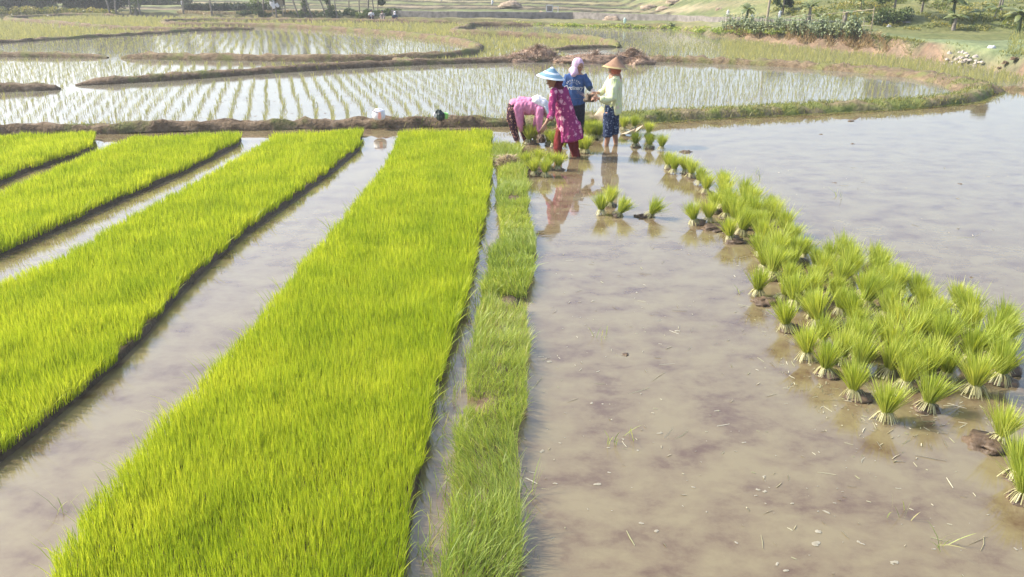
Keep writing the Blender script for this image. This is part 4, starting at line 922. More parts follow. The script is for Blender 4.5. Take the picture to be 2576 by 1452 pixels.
# ---- bending woman
r4, Y0 = person(1301, 359, 'person in pink top and dark floral trousers bending double over the seedlings')
b = Shape(); hc = c(610, 700, -.02); fd = Vector((.25, -.35, -.9)); fv = head(b, hc, fd, .09)
b.tube([c(270, 625), c(340, 615), c(430, 600), c(520, 625), c(560, 650)], [(.13, .14), (.12, .13), (.12, .14), (.11, .15), (.06, .07)]); b.tube([c(550, 640), c(590, 680)], [.05, .05])
b.tube([c(525, 650, -.13), c(512, 730, -.15), c(508, 790, -.15), c(502, 860, -.14)], [.045, .038, .032, .023]); hand(b, c(502, 862, -.14), Vector((-.15, -.1, -1)), Vector((0, -1, 0)), .165, .8)
b.tube([c(525, 650, .13), c(490, 740, .12), c(450, 830, .05)], [.045, .036, .023]); hand(b, c(450, 832, .05), Vector((-.35, -.4, -1)), Vector((.6, 0, .2)), .165, .7)
b.tube([c(262, 650, -.07), c(252, 760, -.08), c(268, 850, -.08), c(298, 960, -.08), c(304, 1000, -.08)], [.085, .062, .05, .038, .034]); b.tube([c(304, 1000, -.08), c(335, 1006, -.13)], [.034, .03])
b.tube([c(300, 660, .1), c(335, 780, .12), c(352, 860, .12), c(374, 960, .12), c(378, 1000, .12)], [.085, .062, .05, .038, .034]); b.tube([c(378, 1000, .12), c(405, 1006, .05)], [.034, .03])
remesh('body', b, .0065, M['skin'], r4, 2); face_bits(r4, hc, *fv, r=.09)
s = Shape(); s.tube([c(268, 600), c(290, 612), c(350, 618), c(430, 618), c(500, 635), c(545, 665)], [(.10, .13), (.15, .165), (.155, .17), (.155, .175), (.14, .17), (.09, .12)], 20)
s.tube([c(300, 640, -.05), c(310, 730, -.06), c(318, 800, -.06), c(330, 838, -.06)], [(.13, .14), (.095, .13), (.06, .11), (.03, .08)])
s.tube([c(505, 650, -.13), c(500, 730, -.16), c(500, 790, -.16), c(498, 838, -.16)], [.085, .078, .066, .055]); s.tube([c(520, 650, .12), c(485, 740, .12), c(462, 800, .08)], [.075, .062, .05])
remesh('top', s, .011, M['pink'], r4, 3, folds=.022, seed=12)
s = Shape(.2); s.tube([c(262, 600), c(258, 660)], [(.115, .15), (.10, .14)]); s.tube([c(250, 640, -.07), c(240, 740, -.08), c(258, 830, -.08), c(292, 940, -.08)], [.10, .084, .070, .056]); s.tube([c(295, 660, .1), c(332, 780, .12), c(350, 860, .12), c(372, 935, .12)], [.10, .08, .068, .056])
remesh('trousers', s, .010, M['floral'], r4, 3, folds=.012, seed=13)
s = Shape(); s.tube([c(420, 570, 0), c(470, 562, 0), c(530, 600, 0), c(570, 650, 0), c(600, 690, 0)], [(.05, .12), (.10, .16), (.12, .165), (.115, .13), (.10, .10)]); remesh('headscarf', s, .010, M['whitecloth'], r4, 3, folds=.012, seed=14)
cone_hat(r4, c(655, 632, -.02), c(562, 672, -.05), .175, M['greyhat'], M['hatwhite'])
# held muddy clumps and bundles
Y0 = P(1538, 364).y
o = blob('muddy_root_clump', C1(975, 548, Y0-.15)+Vector((0, 0, -.05)), .085, .08, .13, 40, M['mud'], .5, freq=2.5, z0=0); tag(o, 'brown muddy root clump held between the lime shirted and blue shirted women', 'root clump')
n = 120; a_ = RNG.uniform(0, 6.28, n); q = o.location+Vector((0, 0, .06))
bs = np.stack([np.cos(a_)*.05, np.sin(a_)*.05, RNG.uniform(-.02, .06, n)], 1)+np.array([0, 0, .05])
link('roots', npmesh('roots', *blades(bs, RNG.uniform(.03, .1, n), np.full(n, .006), RNG.normal(0, 1.6, (n, 2)), RNG.uniform(.3, 1, n), seed=3, segs=3)), M['darkstraw'], o)
Y0 = P(1301, 359).y
bundle(0, 0, 'dark seedling bundle standing muddy rooted before the shins of the bending woman', 'single seedling bundles by the bending woman', (0, 0), 1.5, loc=Vector((C1(405, 950, Y0-.12).x, Y0-.12, 0)))
o = blob('muddy_root_clump', Vector((C1(520, 880, Y0-.3).x, Y0-.3, .06)), .07, .07, .14, 44, M['mud'], .5, freq=2.6, z0=0); tag(o, 'brown root clump just below the hand of the woman in the magenta dress', 'root clump')
o = link('roots', npmesh('roots', *blades(bs, RNG.uniform(.03, .1, n), np.full(n, .006), RNG.normal(0, 1.6, (n, 2)), RNG.uniform(.3, 1, n), seed=4, segs=3)), M['darkstraw'], o)

# ================================================================== things on the near dike
def lathe(prof, n=32, squash=1):
    V = []; Fc = []
    for r_0, z in prof:
        for i_ in range(n): a_ = i_/n*6.28318; V.append(Vector((math.cos(a_)*r_0, math.sin(a_)*r_0*squash, z)))
    for k in range(len(prof)-1):
        for i_ in range(n): Fc.append([k*n+i_, k*n+(i_+1) % n, (k+1)*n+(i_+1) % n, (k+1)*n+i_])
    return V, Fc
M['enamel'] = noisecol('white_enamel', [(.3, (.62, .60, .60)), (.7, (.74, .72, .72))], 6, .35, spec=.5)
M['salmon'] = noisecol('salmon_plastic', [(.3, (.75, .33, .24)), (.7, (.80, .38, .28))], 6, .4, spec=.5)
M['limeplastic'] = noisecol('lime_plastic', [(.3, (.28, .72, .18)), (.7, (.34, .80, .22))], 6, .4, spec=.5)
M['darkrim'] = noisecol('dark_rim', [(.3, (.05, .045, .06)), (.7, (.10, .09, .11))], 6, .5)
pk = P(953, 301, .19); pot = empty('cooking_pot', pk, 'round white cooking pot with tilted lid and salmon paddle on the dark mud dike', 'cooking pot')
pot.rotation_euler = (.06, .04, 0); pot.scale = (.86,)*3
V, Fc = lathe([(.0, 0), (.08, 0), (.115, .012), (.145, .05), (.152, .10), (.145, .15), (.128, .19), (.118, .205), (.108, .2), (.12, .15), (.125, .08), (0, .03)]); link('pot_body', pymesh('pot_body', V, Fc), M['enamel'], pot)
V, Fc = lathe([(.134, .193), (.138, .2), (.130, .212), (.12, .205), (.134, .193)]); o = link('rim', pymesh('rim', V, Fc), M['darkrim'], pot)
V, Fc = lathe([(.118, .205), (.115, .222), (.07, .243), (.02, .25), (.018, .265), (0, .268)]); o = link('lid', pymesh('lid', V, Fc), M['enamel'], pot); o.rotation_euler = (.1, .07, 0)
V = []; Fc = []; prof2 = [(-.026, 0), (-.034, .02), (-.036, .07), (-.028, .13), (-.02, .155), (.02, .155), (.028, .13), (.036, .07), (.034, .02), (.026, 0)]
for dy_ in (0, -.014): V += [Vector((x_+.045, -.155+dy_+.11*max(0, z_-.1), z_+.045)) for x_, z_ in prof2]
m_ = len(prof2); Fc = [list(range(m_)), list(range(2*m_-1, m_-1, -1))]+[[i_, m_+i_, m_+(i_+1) % m_, (i_+1) % m_] for i_ in range(m_)]
link('paddle', pymesh('paddle', V, Fc, False), M['salmon'], pot)
pk = P(1108, 300, .2); s = Shape(); s.tube([pk+Vector((.0, 0, .03)), pk+Vector((.0, 0, .1)), pk+Vector((-.015, 0, .15))], [(.085, .07), (.08, .065), (.045, .04)]); s.tube([pk+Vector((-.02, 0, .17)), pk+Vector((-.07, 0, .165)), pk+Vector((-.1, 0, .11))], [.022, .022, .015])
bg = empty('carrier_bag', pk, 'black knotted carrier bag beside the bright green cup on the dike', 'bag'); remesh('bag_body', s, .008, M['dark'], bg, 2, folds=.012, ffreq=30)
s = Shape(); s.tube([pk+Vector((-.1, 0, .12)), pk+Vector((-.125, 0, .07)), pk+Vector((-.11, 0, .03))], [.02, .018, .012]); remesh('handle', s, .006, M['whitecloth'], bg, 1)
pk = P(1122, 299, .2); cu_ = empty('cup', pk, 'bright green plastic cup on the dike beside the black bag', 'cup'); V, Fc = lathe([(0, 0), (.03, 0), (.042, .11), (.044, .115), (.038, .112), (.027, .01), (0, .008)]); link('cup_body', pymesh('cup_body', V, Fc), M['limeplastic'], cu_)
V = []; Fc = []
for i_ in range(13):
    a_ = -math.pi/2+i_/12*math.pi
    for k in range(6): b_ = k/6*6.283; rr_ = .028+.005*math.cos(b_); V.append(Vector((.034+math.cos(a_)*rr_, .005*math.sin(b_), .06+math.sin(a_)*rr_)))
for i_ in range(12):
    for k in range(6): Fc.append([i_*6+k, i_*6+(k+1) % 6, (i_+1)*6+(k+1) % 6, (i_+1)*6+k])
link('handle', pymesh('handle', V, Fc), M['limeplastic'], cu_)
# spare hat lying tilted on the grassy dike
pk = P(1512, 300, .15); pk.y = P(1512, 306, .1).y+.05
o = cone_hat(None, pk+Vector((-.13, -.02, .07)), pk+Vector((.0, .02, .06)), .17, M['thatch'], M['tanedge']); tag(o, 'pale conical hat lying tipped against the dike behind the patterned shorts', 'conical hat')
# root mat
o = blob('root_mat', P(1278, 424), .19, .16, .16, 55, M['mud'], .3, freq=2, z0=.02); tag(o, 'round mat of dry roots and straw lying on the weedy ridge', 'root mat')
n = 900; a_ = RNG.uniform(0, 6.28, n); q = RNG.uniform(0, 1, n)**.5; bs = np.stack([np.cos(a_)*q*.19, np.sin(a_)*q*.16, .17*np.sqrt(1-q**2*.95)+.015], 1)
link('straw', npmesh('straw', *blades(bs, RNG.uniform(.02, .055, n), np.full(n, .007), RNG.normal(0, 2.2, (n, 2)), RNG.uniform(.5, 1, n), seed=6, segs=3)), M['straw'], o)
# dry palm sheath leaning on the bank
ps = [C1(x_, y_, P(1565, 334).y) for x_, y_ in ((1262, 884), (1310, 862), (1380, 878), (1420, 800), (1490, 730))]
s = Shape(); V = [P(1562, 338)+Vector((0, 0, .0)), P(1595, 336), ]
a0, a1, a2, a3, a4 = P(1560, 338, .01), P(1575, 337, .06), P(1594, 337, .02), P(1602, 322, .10), P(1619, 314, .24)
V = [a0, a1, a2, a3, a4]; th = Vector((.006, .02, -.008)); V2 = V+[v+th for v in V]
Fc = [[0, 1, 3], [1, 2, 3], [3, 2, 4], [5, 8, 6], [6, 8, 7], [8, 9, 7], [0, 5, 6, 1], [1, 6, 7, 2], [2, 7, 9, 4], [4, 9, 8, 3], [3, 8, 5, 0]]
o = link('palm_sheath', pymesh('palm_sheath', V2, Fc, False), M['thatch']); tag(o, 'dry beige palm sheath with thin stalk leaning by the dike', 'palm sheath')
# straw piles on the dike crossing
def strawpile(px, py, w, d, h, label, seed, n=2600, z=.05, mat='darkstraw', cat='straw pile', grp='straw piles on the dike behind the women', sz=1):
    o = blob('straw_pile', P(px, py, z), w, d, h, seed, M['mudstraw'], .45, freq=1.5, z0=-.02); tag(o, label, cat, grp)
    Vv = np.array([v.co[:] for v in o.data.vertices]); k = RNG.integers(0, len(Vv), n); bs = Vv[k]+RNG.normal(0, .05*sz, (n, 3)); bs[:, 2] = np.abs(bs[:, 2])
    link('straw', npmesh('straw', *blades(bs, RNG.uniform(.03, .10, n)*sz, np.full(n, .016*sz), RNG.normal(0, 1.5, (n, 2)), RNG.uniform(.3, 1, n), seed=seed, segs=3)), M[mat], o)
    return o
M['heap'] = noisecol('weathered_straw', [(.3, (.22, .16, .11)), (.6, (.34, .26, .18)), (.8, (.44, .36, .25))], 5, .9, .7, 20, dist=.03)
M['mudstraw'] = noisecol('muddy_straw', [(.3, (.13, .08, .055)), (.55, (.26, .175, .12)), (.75, (.42, .30, .21))], 9, .9, .8, 30)
strawpile(1352, 150, .75, .5, .36, 'tall brown straw pile left of the lilac headscarf', 1)
strawpile(1310, 153, .8, .4, .18, 'low spread of straw at the foot of the tall pile', 2)
strawpile(1500, 157, 1.3, .45, .25, 'long low pile of straw between the lilac scarf and the tan hat', 3, 2200)
strawpile(1588, 156, .5, .35, .33, 'dark peaked clump on the right end of the long straw pile', 4)
strawpile(1612, 160, .45, .3, .2, 'small loose heap at the far right of the straw', 5, 700)
for k_, (px, py, w, h, lb) in enumerate([(1540, 51, 1.1, .42, 'largest pale straw heap before the concrete wall'), (1632, 22, 1.2, .45, 'straw heap on the terraces, above the largest heap'), (1670, 26, 1.2, .4, 'flat straw heap right of its neighbour on the terraces'), (1696, 8, 1.2, .4, 'straw heap high on the terraces near the upper edge'), (1285, 18, 1.9, .6, 'pinkish brown heap on the far terrace left of the sluice gate'), (1342, 38, .8, .3, 'low straw heap left of the sluice gate'), (1363, 37, .7, .35, 'straw heap touching the sluice gate'), (1810, 26, .5, .25, 'small grey heap near the small banana plant')]):
    w, h = w*.5, h*.62; o = blob('straw_pile', hit(px, py), w, w*.6, h, 80+k_, M['heap'], .35, freq=1.8); tag(o, lb, 'straw pile', 'straw heaps on the far fields')
def boxes(name, items, mat, parent=None):
    V = []; Fc = []
    for c_, h_, rz in items:
        m_ = Matrix.Rotation(rz, 3, 'Z'); o = len(V)
        for sx in (-1, 1):
            for sy in (-1, 1):
                for sz in (-1, 1): V.append(Vector(c_)+m_@Vector((sx*h_[0], sy*h_[1], sz*h_[2])))
        Fc += [[o+a_ for a_ in f] for f in ([0, 1, 3, 2], [4, 6, 7, 5], [0, 4, 5, 1], [2, 3, 7, 6], [0, 2, 6, 4], [1, 5, 7, 3])]
    return link(name, pymesh(name, V, Fc, False), mat, parent)
# low concrete channel wall
wl = [hit(x_, y_) for x_, y_ in ((985, 40), (1150, 44), (1300, 46), (1440, 48), (1700, 53), (1960, 57), (2150, 58), (2290, 58))]
V = []; Fc = []
wl = resample(wl, .8)
for i_, p in enumerate(wl):
    g_ = float(height(p.x, p.y)); ht = .34+.01*math.sin(i_*2.3)
    for dy_, z_ in ((0, -.15), (-.0, ht), (.18, ht+.004), (.18, -.15)): V.append(Vector((p.x, p.y+dy_, .5*g_+.5*.32+z_)))
for i_ in range(len(wl)-1):
    for k in range(4): Fc.append([i_*4+k, i_*4+(k+1) % 4, (i_+1)*4+(k+1) % 4, (i_+1)*4+k])
tag(link('channel_wall', pymesh('channel_wall', V, Fc, False), M['concrete']), 'long low stained concrete wall of an irrigation channel across the far fields', 'wall')
g = empty('sluice_gate', hit(1385, 42), 'small white framed sluice gate on the concrete wall', 'sluice gate')
fr_ = [((-.28, 0, .42), (.03, .03, .3), 0), ((.12, 0, .42), (.03, .03, .3), 0), ((-.08, 0, .73), (.23, .03, .03), 0), ((-.08, 0, .32), (.23, .03, .03), 0), ((.5, 0, .38), (.02, .03, .26), 0), ((.32, 0, .66), (.2, .03, .02), 0)]
boxes('frame', fr_, M['white'], g); boxes('gate_plate', [((-.08, .01, .5), (.17, .01, .16), 0)], M['concrete'], g); boxes('opening_shade_block', [((-.08, -.02, .12), (.11, .03, .13), 0)], M['dark'], g)  # solid dark block stands in for the shade inside the gate's hole

# ================================================================== far people
def seated(px, py, label, top, low, face, s=1.0):
    p = hit(px, py); r_0 = empty('person', p, label, 'person'); r_0.scale = (s,)*3
    b = Shape(); q = p
    def v(x, y, z): return q+Vector((x, y, z))
    hd_ = head(b, v(.0, 0, .80), Vector(face), .095); b.tube([v(0, 0, .66), v(0, 0, .72)], [.05, .05])
    b.tube([v(0, .05, .16), v(0, .04, .35), v(0, 0, .58)], [(.15, .12), (.14, .1), (.17, .1)])
    for g_ in (-1, 1):
        b.tube([v(g_*.19, 0, .58), v(g_*.25, -.05, .38), v(g_*.12, -.22, .34)], [.045, .04, .028]); hand(b, v(g_*.12, -.22, .34), Vector((-g_*.5, -1, -.1)), Vector((0, 0, 1)), .15, .6)
        b.tube([v(g_*.1, .0, .14), v(g_*.16, -.32, .34), v(g_*.12, -.42, .05)], [.085, .06, .042]); b.tube([v(g_*.12, -.42, .04), v(g_*.12, -.52, .02)], [.036, .03])
    remesh('body', b, .012, M['skin'], r_0, 2)
    t_ = Shape(); t_.tube([v(0, .05, .14), v(0, .04, .35), v(0, 0, .58), v(0, 0, .64)], [(.18, .15), (.17, .13), (.2, .13), (.08, .08)])
    for g_ in (-1, 1): t_.tube([v(g_*.18, 0, .58), v(g_*.24, -.05, .4)], [.066, .055])
    remesh('shirt', t_, .014, top, r_0, 2, folds=.01)
    l_ = Shape()
    for g_ in (-1, 1): l_.tube([v(g_*.1, .02, .14), v(g_*.16, -.32, .36), v(g_*.12, -.41, .1)], [.105, .08, .06])
    remesh('trousers', l_, .014, low, r_0, 2)
    h_ = Shape(); h_.ell(v(0, .02, .83), (.1, .11, .1)); return r_0, h_
a_, h_ = seated(935, 50, 'person in a white shirt seated on the far dike, leftmost of three resting there', M['white'], M['black'], (.5, -.6, -.1), .72); remesh('hair', h_, .012, M['black'], a_, 1)
a_, h_ = seated(963, 51, 'person in a grey shirt seated in the middle of three on the far dike', M['concrete'], M['palesleeve'], (-.5, -.6, -.1), .68); remesh('hair', h_, .012, M['black'], a_, 1)
a_, h_ = seated(994, 55, 'person in dark blue with pale headscarf seated rightmost of three on the far dike', M['cuff'], M['black'], (-.3, -.8, -.1), .72); h_.tube([a_.location+Vector((0, .02, .74)), a_.location+Vector((0, .01, .62))], [.1, .11]); remesh('headscarf', h_, .014, M['whitecloth'], a_, 1)
for k_, (px, py) in enumerate([(947, 52), (955, 53), (941, 55)]):
    pk = hit(px, py); V, Fc = lathe([(0, .01), (.10, .01), (.17, .05), (.16, .055), (.09, .02), (0, .018)]); o = link('food_dish', pymesh('food_dish', V, Fc), M['enamel']); o.location = pk+Vector((0, 0, .04)); tag(o, 'white food dish on the ground between the resting people', 'dish', 'dishes between the resting people')
# scarecrows: plastic or cloth on sticks
for k_, (px, py, h, col_, lb) in enumerate([(1830, 44, .8, 'white', 'slim white cloth scarecrow left of the small banana plant'), (1891, 55, .75, 'white', 'stubby white cloth scarecrow just right of the small banana plant'), (1959, 52, .9, 'white', 'white plastic scarecrow with a bent arm right of the pole'), (1571, 62, .75, 'pale', 'pale green cloth scarecrow right of the largest straw heap'), (1238, 14, .9, 'white', 'white bag scarecrow near the pinkish heap at the upper edge'), (458, 16, .9, 'white', 'white scarecrow beyond the left tree trunks'), (1110, 4, .9, 'white', 'white cloth lying on the far field at the upper edge')]):
    h *= .5; p = hit(px, py); r_0 = empty('scarecrow', p, lb, 'scarecrow', 'scarecrows in the far fields')
    s = Shape(); s.tube([p+Vector((0, 0, 0)), p+Vector((.0, 0, h))], [.014, .012], 6); s.tube([p+Vector((-.14, 0, h*.72)), p+Vector((.14, 0, h*.74))], [.012, .012], 6)
    link('stick', pymesh('stick', [v_-p for v_ in s.V], s.F), M['wood'], r_0)
    s = Shape(); s.tube([p+Vector((0, 0, h*.22)), p+Vector((.01, 0, h*.5)), p+Vector((0, 0, h*.8)), p+Vector((0, 0, h*.98))], [.06, .075, .07, .03]); s.tube([p+Vector((0, 0, h*.78)), p+Vector((.11, 0, h*.66 if k_ != 2 else h*.95))], [.03, .025])
    remesh('cloth', s, .02, M['white'] if col_ == 'white' else M['palegreen'] if 'palegreen' in M else M['white'], r_0, 2, folds=.03)
# ================================================================== trees and plants
def leafcloud(centers, radii, n, size, seed, name='crown', drop=0.0):
    r = np.random.default_rng(seed); centers = np.array([c_[:] for c_ in centers]); radii = np.array(radii, float)
    if radii.ndim == 1: radii = np.stack([radii, radii, radii*.8], 1)
    wgt = radii.prod(1)**(2/3); wgt /= wgt.sum(); k = r.choice(len(centers), n, p=wgt)
    d = r.normal(0, 1, (n, 3)); d /= np.linalg.norm(d, axis=1)[:, None]; q = r.uniform(.35, 1.05, n)**.6
    c_ = centers[k]+d*q[:, None]*radii[k]
    a = r.normal(0, 1, (n, 3)); a /= np.linalg.norm(a, axis=1)[:, None]; b_ = np.cross(a, r.normal(0, 1, (n, 3))); b_ /= np.linalg.norm(b_, axis=1)[:, None]
    sz = size*r.uniform(.6, 1.4, n)[:, None]; a = a*sz; a[:, 2] -= drop*sz[:, 0]; b_ = b_*sz*.42
    V = np.stack([c_-a, c_+b_, c_+a, c_-b_], 1).reshape(-1, 3); o = np.arange(n)*4
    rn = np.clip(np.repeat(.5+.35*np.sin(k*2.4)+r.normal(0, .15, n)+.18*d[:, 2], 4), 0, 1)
    return npmesh(name, V, quads=np.stack([o, o+1, o+2, o+3], 1), attrs=dict(rnd=rn, tt=rn))
def tree(p, trunk, crowns, radii, n, leaf, label, seed, mat='tree', r0=.12, name='tree', group=None, cat='tree', branches=True):
    root = empty(name, p, label, cat, group)
    s = Shape(); m_ = len(trunk); s.tube([Vector(t_) for t_ in trunk], [r0*(1-.5*i_/(m_-1)) for i_ in range(m_)], 8)
    if branches:
        top = Vector(trunk[-1])
        for c_ in crowns[:7]: s.tube([Vector(trunk[-2]).lerp(top, .6), (top+Vector(c_))/2+Vector((0, 0, .05)), Vector(c_)], [r0*.45, r0*.3, r0*.12], 6)
    link('trunk', pymesh('trunk', s.V, s.F), M['bark'], root)
    link('crown', leafcloud([Vector(c_) for c_ in crowns], radii, n, leaf, seed), M[mat], root); return root
rt_ = random.Random(3)
# dense trees in the upper left
lefttrees = [(-40, 42, 'dark tree cut by the upper left corner', 'darktree', 2.3), (28, 40, 'dark round tree at the upper left corner', 'darktree', 2.0), (75, 40, 'pale bushy tree right of the dark corner tree', 'tree', 1.7), (125, 40, 'yellow green bushy tree in the middle of the left grove', 'tree', 1.8), (172, 40, 'green tree in the right half of the left grove', 'tree', 1.7), (212, 38, 'tall dark tree at the right side of the left grove', 'darktree', 1.9), (250, 38, 'dark blue green tree ending the left grove', 'darktree', 1.9)]
for k_, (px, py, lb, mt, sc_) in enumerate(lefttrees):
    p = hit(px, py-4); p.y += 2+rt_.uniform(0, 2); p.z = float(height(p.x, p.y)); cr = [Vector((rt_.uniform(-1, 1)*sc_*.6, rt_.uniform(-.6, .6)*sc_, z_+rt_.uniform(-.3, .3))) for z_ in np.linspace(.3, 2.9, 22)]
    tree(p, [(0, 0, -.1), (.1, 0, 1.2), (.0, 0, 3)], cr, [sc_*rt_.uniform(.28, .5) for _ in cr], 9000, .10, lb, 200+k_, mt, group='dense trees of the left grove')
n = 6000; xx = []; cs = []; rd = []
for px in range(-60, 300, 9): p = hit(px, 40 if px < 190 else 41); cs.append(p+Vector((0, .3, rt_.uniform(.1, .3)))); rd.append(rt_.uniform(.3, .6)*(1 if px < 230 else .7))
tag(link('undergrowth', leafcloud(cs, rd, 9000, .09, 5, 'undergrowth'), M['bankgrass']), 'pale scrub along the foot of the left grove', 'scrub', kind='stuff')
# slim trees along the left bank
slim = [(278, 38, -.12, 3.4, 'pale slim tree just right of the left grove'), (292, 38, .05, 3.2, 'slim tree second from the left grove'), (330, 38, 0, 3.4, 'slim tree left of the thick leafy one'), (341, 38, .1, 2.2, 'thick leafy tree between two slim trunks'), (353, 37, -.03, 3.0, 'dark slim tree right of the thick leafy one'), (462, 35, .03, 2.6, 'small flat topped tree before the hedge'), (534, 40, -.05, 3.3, 'lone pale trunk before the dark hedge'), (652, 40, .02, 3.0, 'left trunk of the pair with yellow leaves'), (662, 40, .10, 3.0, 'right trunk of the pair with yellow leaves'), (695, 41, .02, 1.3, 'short pale tree before the straw fence')]
for k_, (px, py, ln, hh, lb) in enumerate(slim):
    p = hit(px, py); t = [(0, 0, -.1), (ln*hh*.4, 0, hh*.35), (ln*hh*.8, 0, hh*.7), (ln*hh, 0, hh)]
    cr = [Vector((ln*hh+rt_.uniform(-.7, .7), rt_.uniform(-.5, .5), hh*.8+rt_.uniform(-.35, .9))) for _ in range(8)]
    if k_ == 3: cr += [Vector((.1+rt_.uniform(-.15, .15), 0, z_)) for z_ in (.5, .9, 1.3, 1.7)]
    if k_ in (7, 8): cr += [Vector((rt_.uniform(-.5, .5), 0, z_)) for z_ in (.25, .4, .7, 1.)]
    tree(p, t, cr, [rt_.uniform(.2, .42) for _ in cr], 900, .085, lb, 300+k_, 'tree', .075 if k_ != 3 else .11, group='slim trees along the left bank')
# papaya / palm like trunks behind the hut
hutt = [(752, 41, -.30, 3.2, 'first leaning trunk right of the hut', .06), (768, 42, -.06, 2.8, 'thick ivy clad trunk right of the hut', .17), (785, 41, -.30, 3, 'pale leaning trunk between ivy trunk and papaya', .06), (822, 41, -.34, 2.6, 'second pale leaning trunk', .06), (830, 42, .02, 2.0, 'dark leafy papaya in the middle of the grove behind the hut', .08), (848, 41, -.1, 3, 'thin upright trunk in the middle of the grove behind the hut', .045), (878, 38, .05, 2.8, 'forked slim trunk right of the middle', .05), (905, 38, 0, 3, 'straight thin trunk near the right end of the grove', .045), (925, 38, .1, 3, 'curved trunk near the right end of the grove', .07), (942, 37, -.1, 1.6, 'short crooked tree with drooping dark tufts', .06), (950, 37, .08, 1.3, 'smallest crooked tree ending the grove', .05)]
for k_, (px, py, ln, hh, lb, r0) in enumerate(hutt):
    px = px-0; p = hit(px, py); t = [(0, 0, -.1), (ln*hh*.35, 0, hh*.33), (ln*hh*.75, 0, hh*.7), (ln*hh, 0, hh)]
    cr = [Vector((ln*hh+rt_.uniform(-.5, .5), rt_.uniform(-.4, .4), hh+rt_.uniform(-.5, .4))) for _ in range(6)]
    if k_ == 1: cr += [Vector((ln*z_+rt_.uniform(-.08, .08), 0, z_)) for z_ in np.linspace(.2, 2.6, 9)]
    if k_ == 4: cr += [Vector((rt_.uniform(-.3, .3), 0, z_)) for z_ in (.6, .9, 1.2, 1.5)]
    tree(p, t, cr, [rt_.uniform(.14, .34) for _ in cr], 750, .10, lb, 340+k_, 'tree', r0, group='trees of the grove behind the hut')
cs = []; rd = []
for px in list(range(585, 640, 8))+list(range(655, 1005, 10)): p = hit(px, 41); cs.append(p+Vector((rt_.uniform(-.1, .1), rt_.uniform(0, 1.2), rt_.uniform(0, .25)))); rd.append(rt_.uniform(.15, .42))
tag(link('bank_scrub', leafcloud(cs, rd, 8000, .075, 6, 'bank_scrub'), M['tree']), 'green scrub at the foot of the grove behind the hut', 'scrub', kind='stuff')
# hedges far left, straw fence
def hedge(name, pxs, py, h, mat, label, n, cat, size=.09, kind=None):
    cs = []; rd = []
    for px in pxs: p = hit(px, py); cs.append(p+Vector((0, 0, h*.45))); rd.append((.35, .3, h*.62))
    root = empty(name, cs[0], label, cat); me = leafcloud([c_-cs[0] for c_ in cs], rd, n, size, len(pxs)); link('foliage', me, M[mat], root)
hedge('hedge', range(470, 700, 6), 27, .55, 'darktree', 'dark clipped hedge before the pale far fields on the left', 7000, 'hedge')
hedge('shrub_row', range(280, 480, 7), 12, .7, 'darktree', 'dark shrub row at the upper edge between the grove and hedge', 4500, 'shrubs')
cs = []; rd = []
for k_ in range(240): p = Vector((rt_.uniform(-75, 20), rt_.uniform(100, 135), 0)); p.z = float(height(p.x, p.y))+rt_.uniform(0, 3); cs.append(p); rd.append(rt_.uniform(1.3, 2.8))
tag(link('distant_wood', leafcloud(cs, rd, 26000, .45, 8, 'distant_wood'), M['darktree']), 'dark distant wood beyond the fields at the upper left', 'wood', kind='stuff')
x = np.concatenate([RNG.uniform(hit(450, 33).x, hit(810, 36).x, 2600)]); y = np.interp(x, [hit(450, 33).x, hit(810, 36).x], [hit(450, 33).y, hit(810, 36).y])+RNG.uniform(-.4, .4, len(x)); z = height(x, y)
tag(link('yellow_grass', npmesh('yellow_grass', *blades(np.stack([x, y, z], 1), RNG.uniform(.12, .3, len(x)), np.full(len(x), .05), RNG.normal(0, .3, (len(x), 2)), RNG.uniform(0, .6, len(x)), seed=4, yaw=RNG.uniform(-.4, .4, len(x)))), M['straw']), 'band of dry yellow grass behind the far left bank', 'grass', kind='stuff')
# field hut
p = hit(700, 38); hut = empty('field_hut', p, 'small stilted field hut with pale roof and hanging cloth in the left grove', 'hut')
boxes('floor', [((0, .3, .62), (.42, .4, .04), 0)], M['wood'], hut)
for sx in (-.36, .36):
    for sy in (-.05, .62): boxes('post', [((sx, sy, .62), (.03, .03, .75), 0)], M['wood'], hut)
V = [Vector(v_) for v_ in ((-.62, -.3, 1.22), (.62, -.3, 1.3), (.62, .9, 1.3), (-.62, .9, 1.22), (-.55, .3, 1.62), (.55, .3, 1.68))]; link('roof', pymesh('roof', V, [[0, 1, 5, 4], [2, 3, 4, 5], [0, 4, 3], [1, 2, 5], [0, 3, 2, 1]], False), M['thatch'], hut)
s = Shape(); s.tube([p+Vector((-.3, -.12, 1.15)), p+Vector((-.34, -.14, .8)), p+Vector((-.2, -.12, .45))], [(.16, .03), (.2, .04), (.1, .03)]); s.tube([p+Vector((-.05, -.1, .75)), p+Vector((.1, -.1, .55))], [(.14, .04), (.1, .03)]); remesh('hanging_cloth', s, .02, M['whitecloth'], hut, 2, folds=.03)
boxes('wall_panel', [((.2, .0, .95), (.16, .015, .28), 0), ((0, .63, .9), (.34, .015, .3), 0)], M['wood'], hut)
# utility pole
p = hit(1928, 58); s = Shape(); s.tube([(0, 0, -.1), (.06, 0, 1.2), (.13, 0, 2.3)], [.06, .055, .045], 10); po = empty('utility_pole', p, 'grey leaning pole rising out of the top of the picture behind the leafy plants', 'pole'); link('shaft', pymesh('shaft', s.V, s.F), M['wood'], po)
boxes('cross_arm', [((.13, 0, 2.2), (.5, .04, .05), 0)], M['wood'], po)
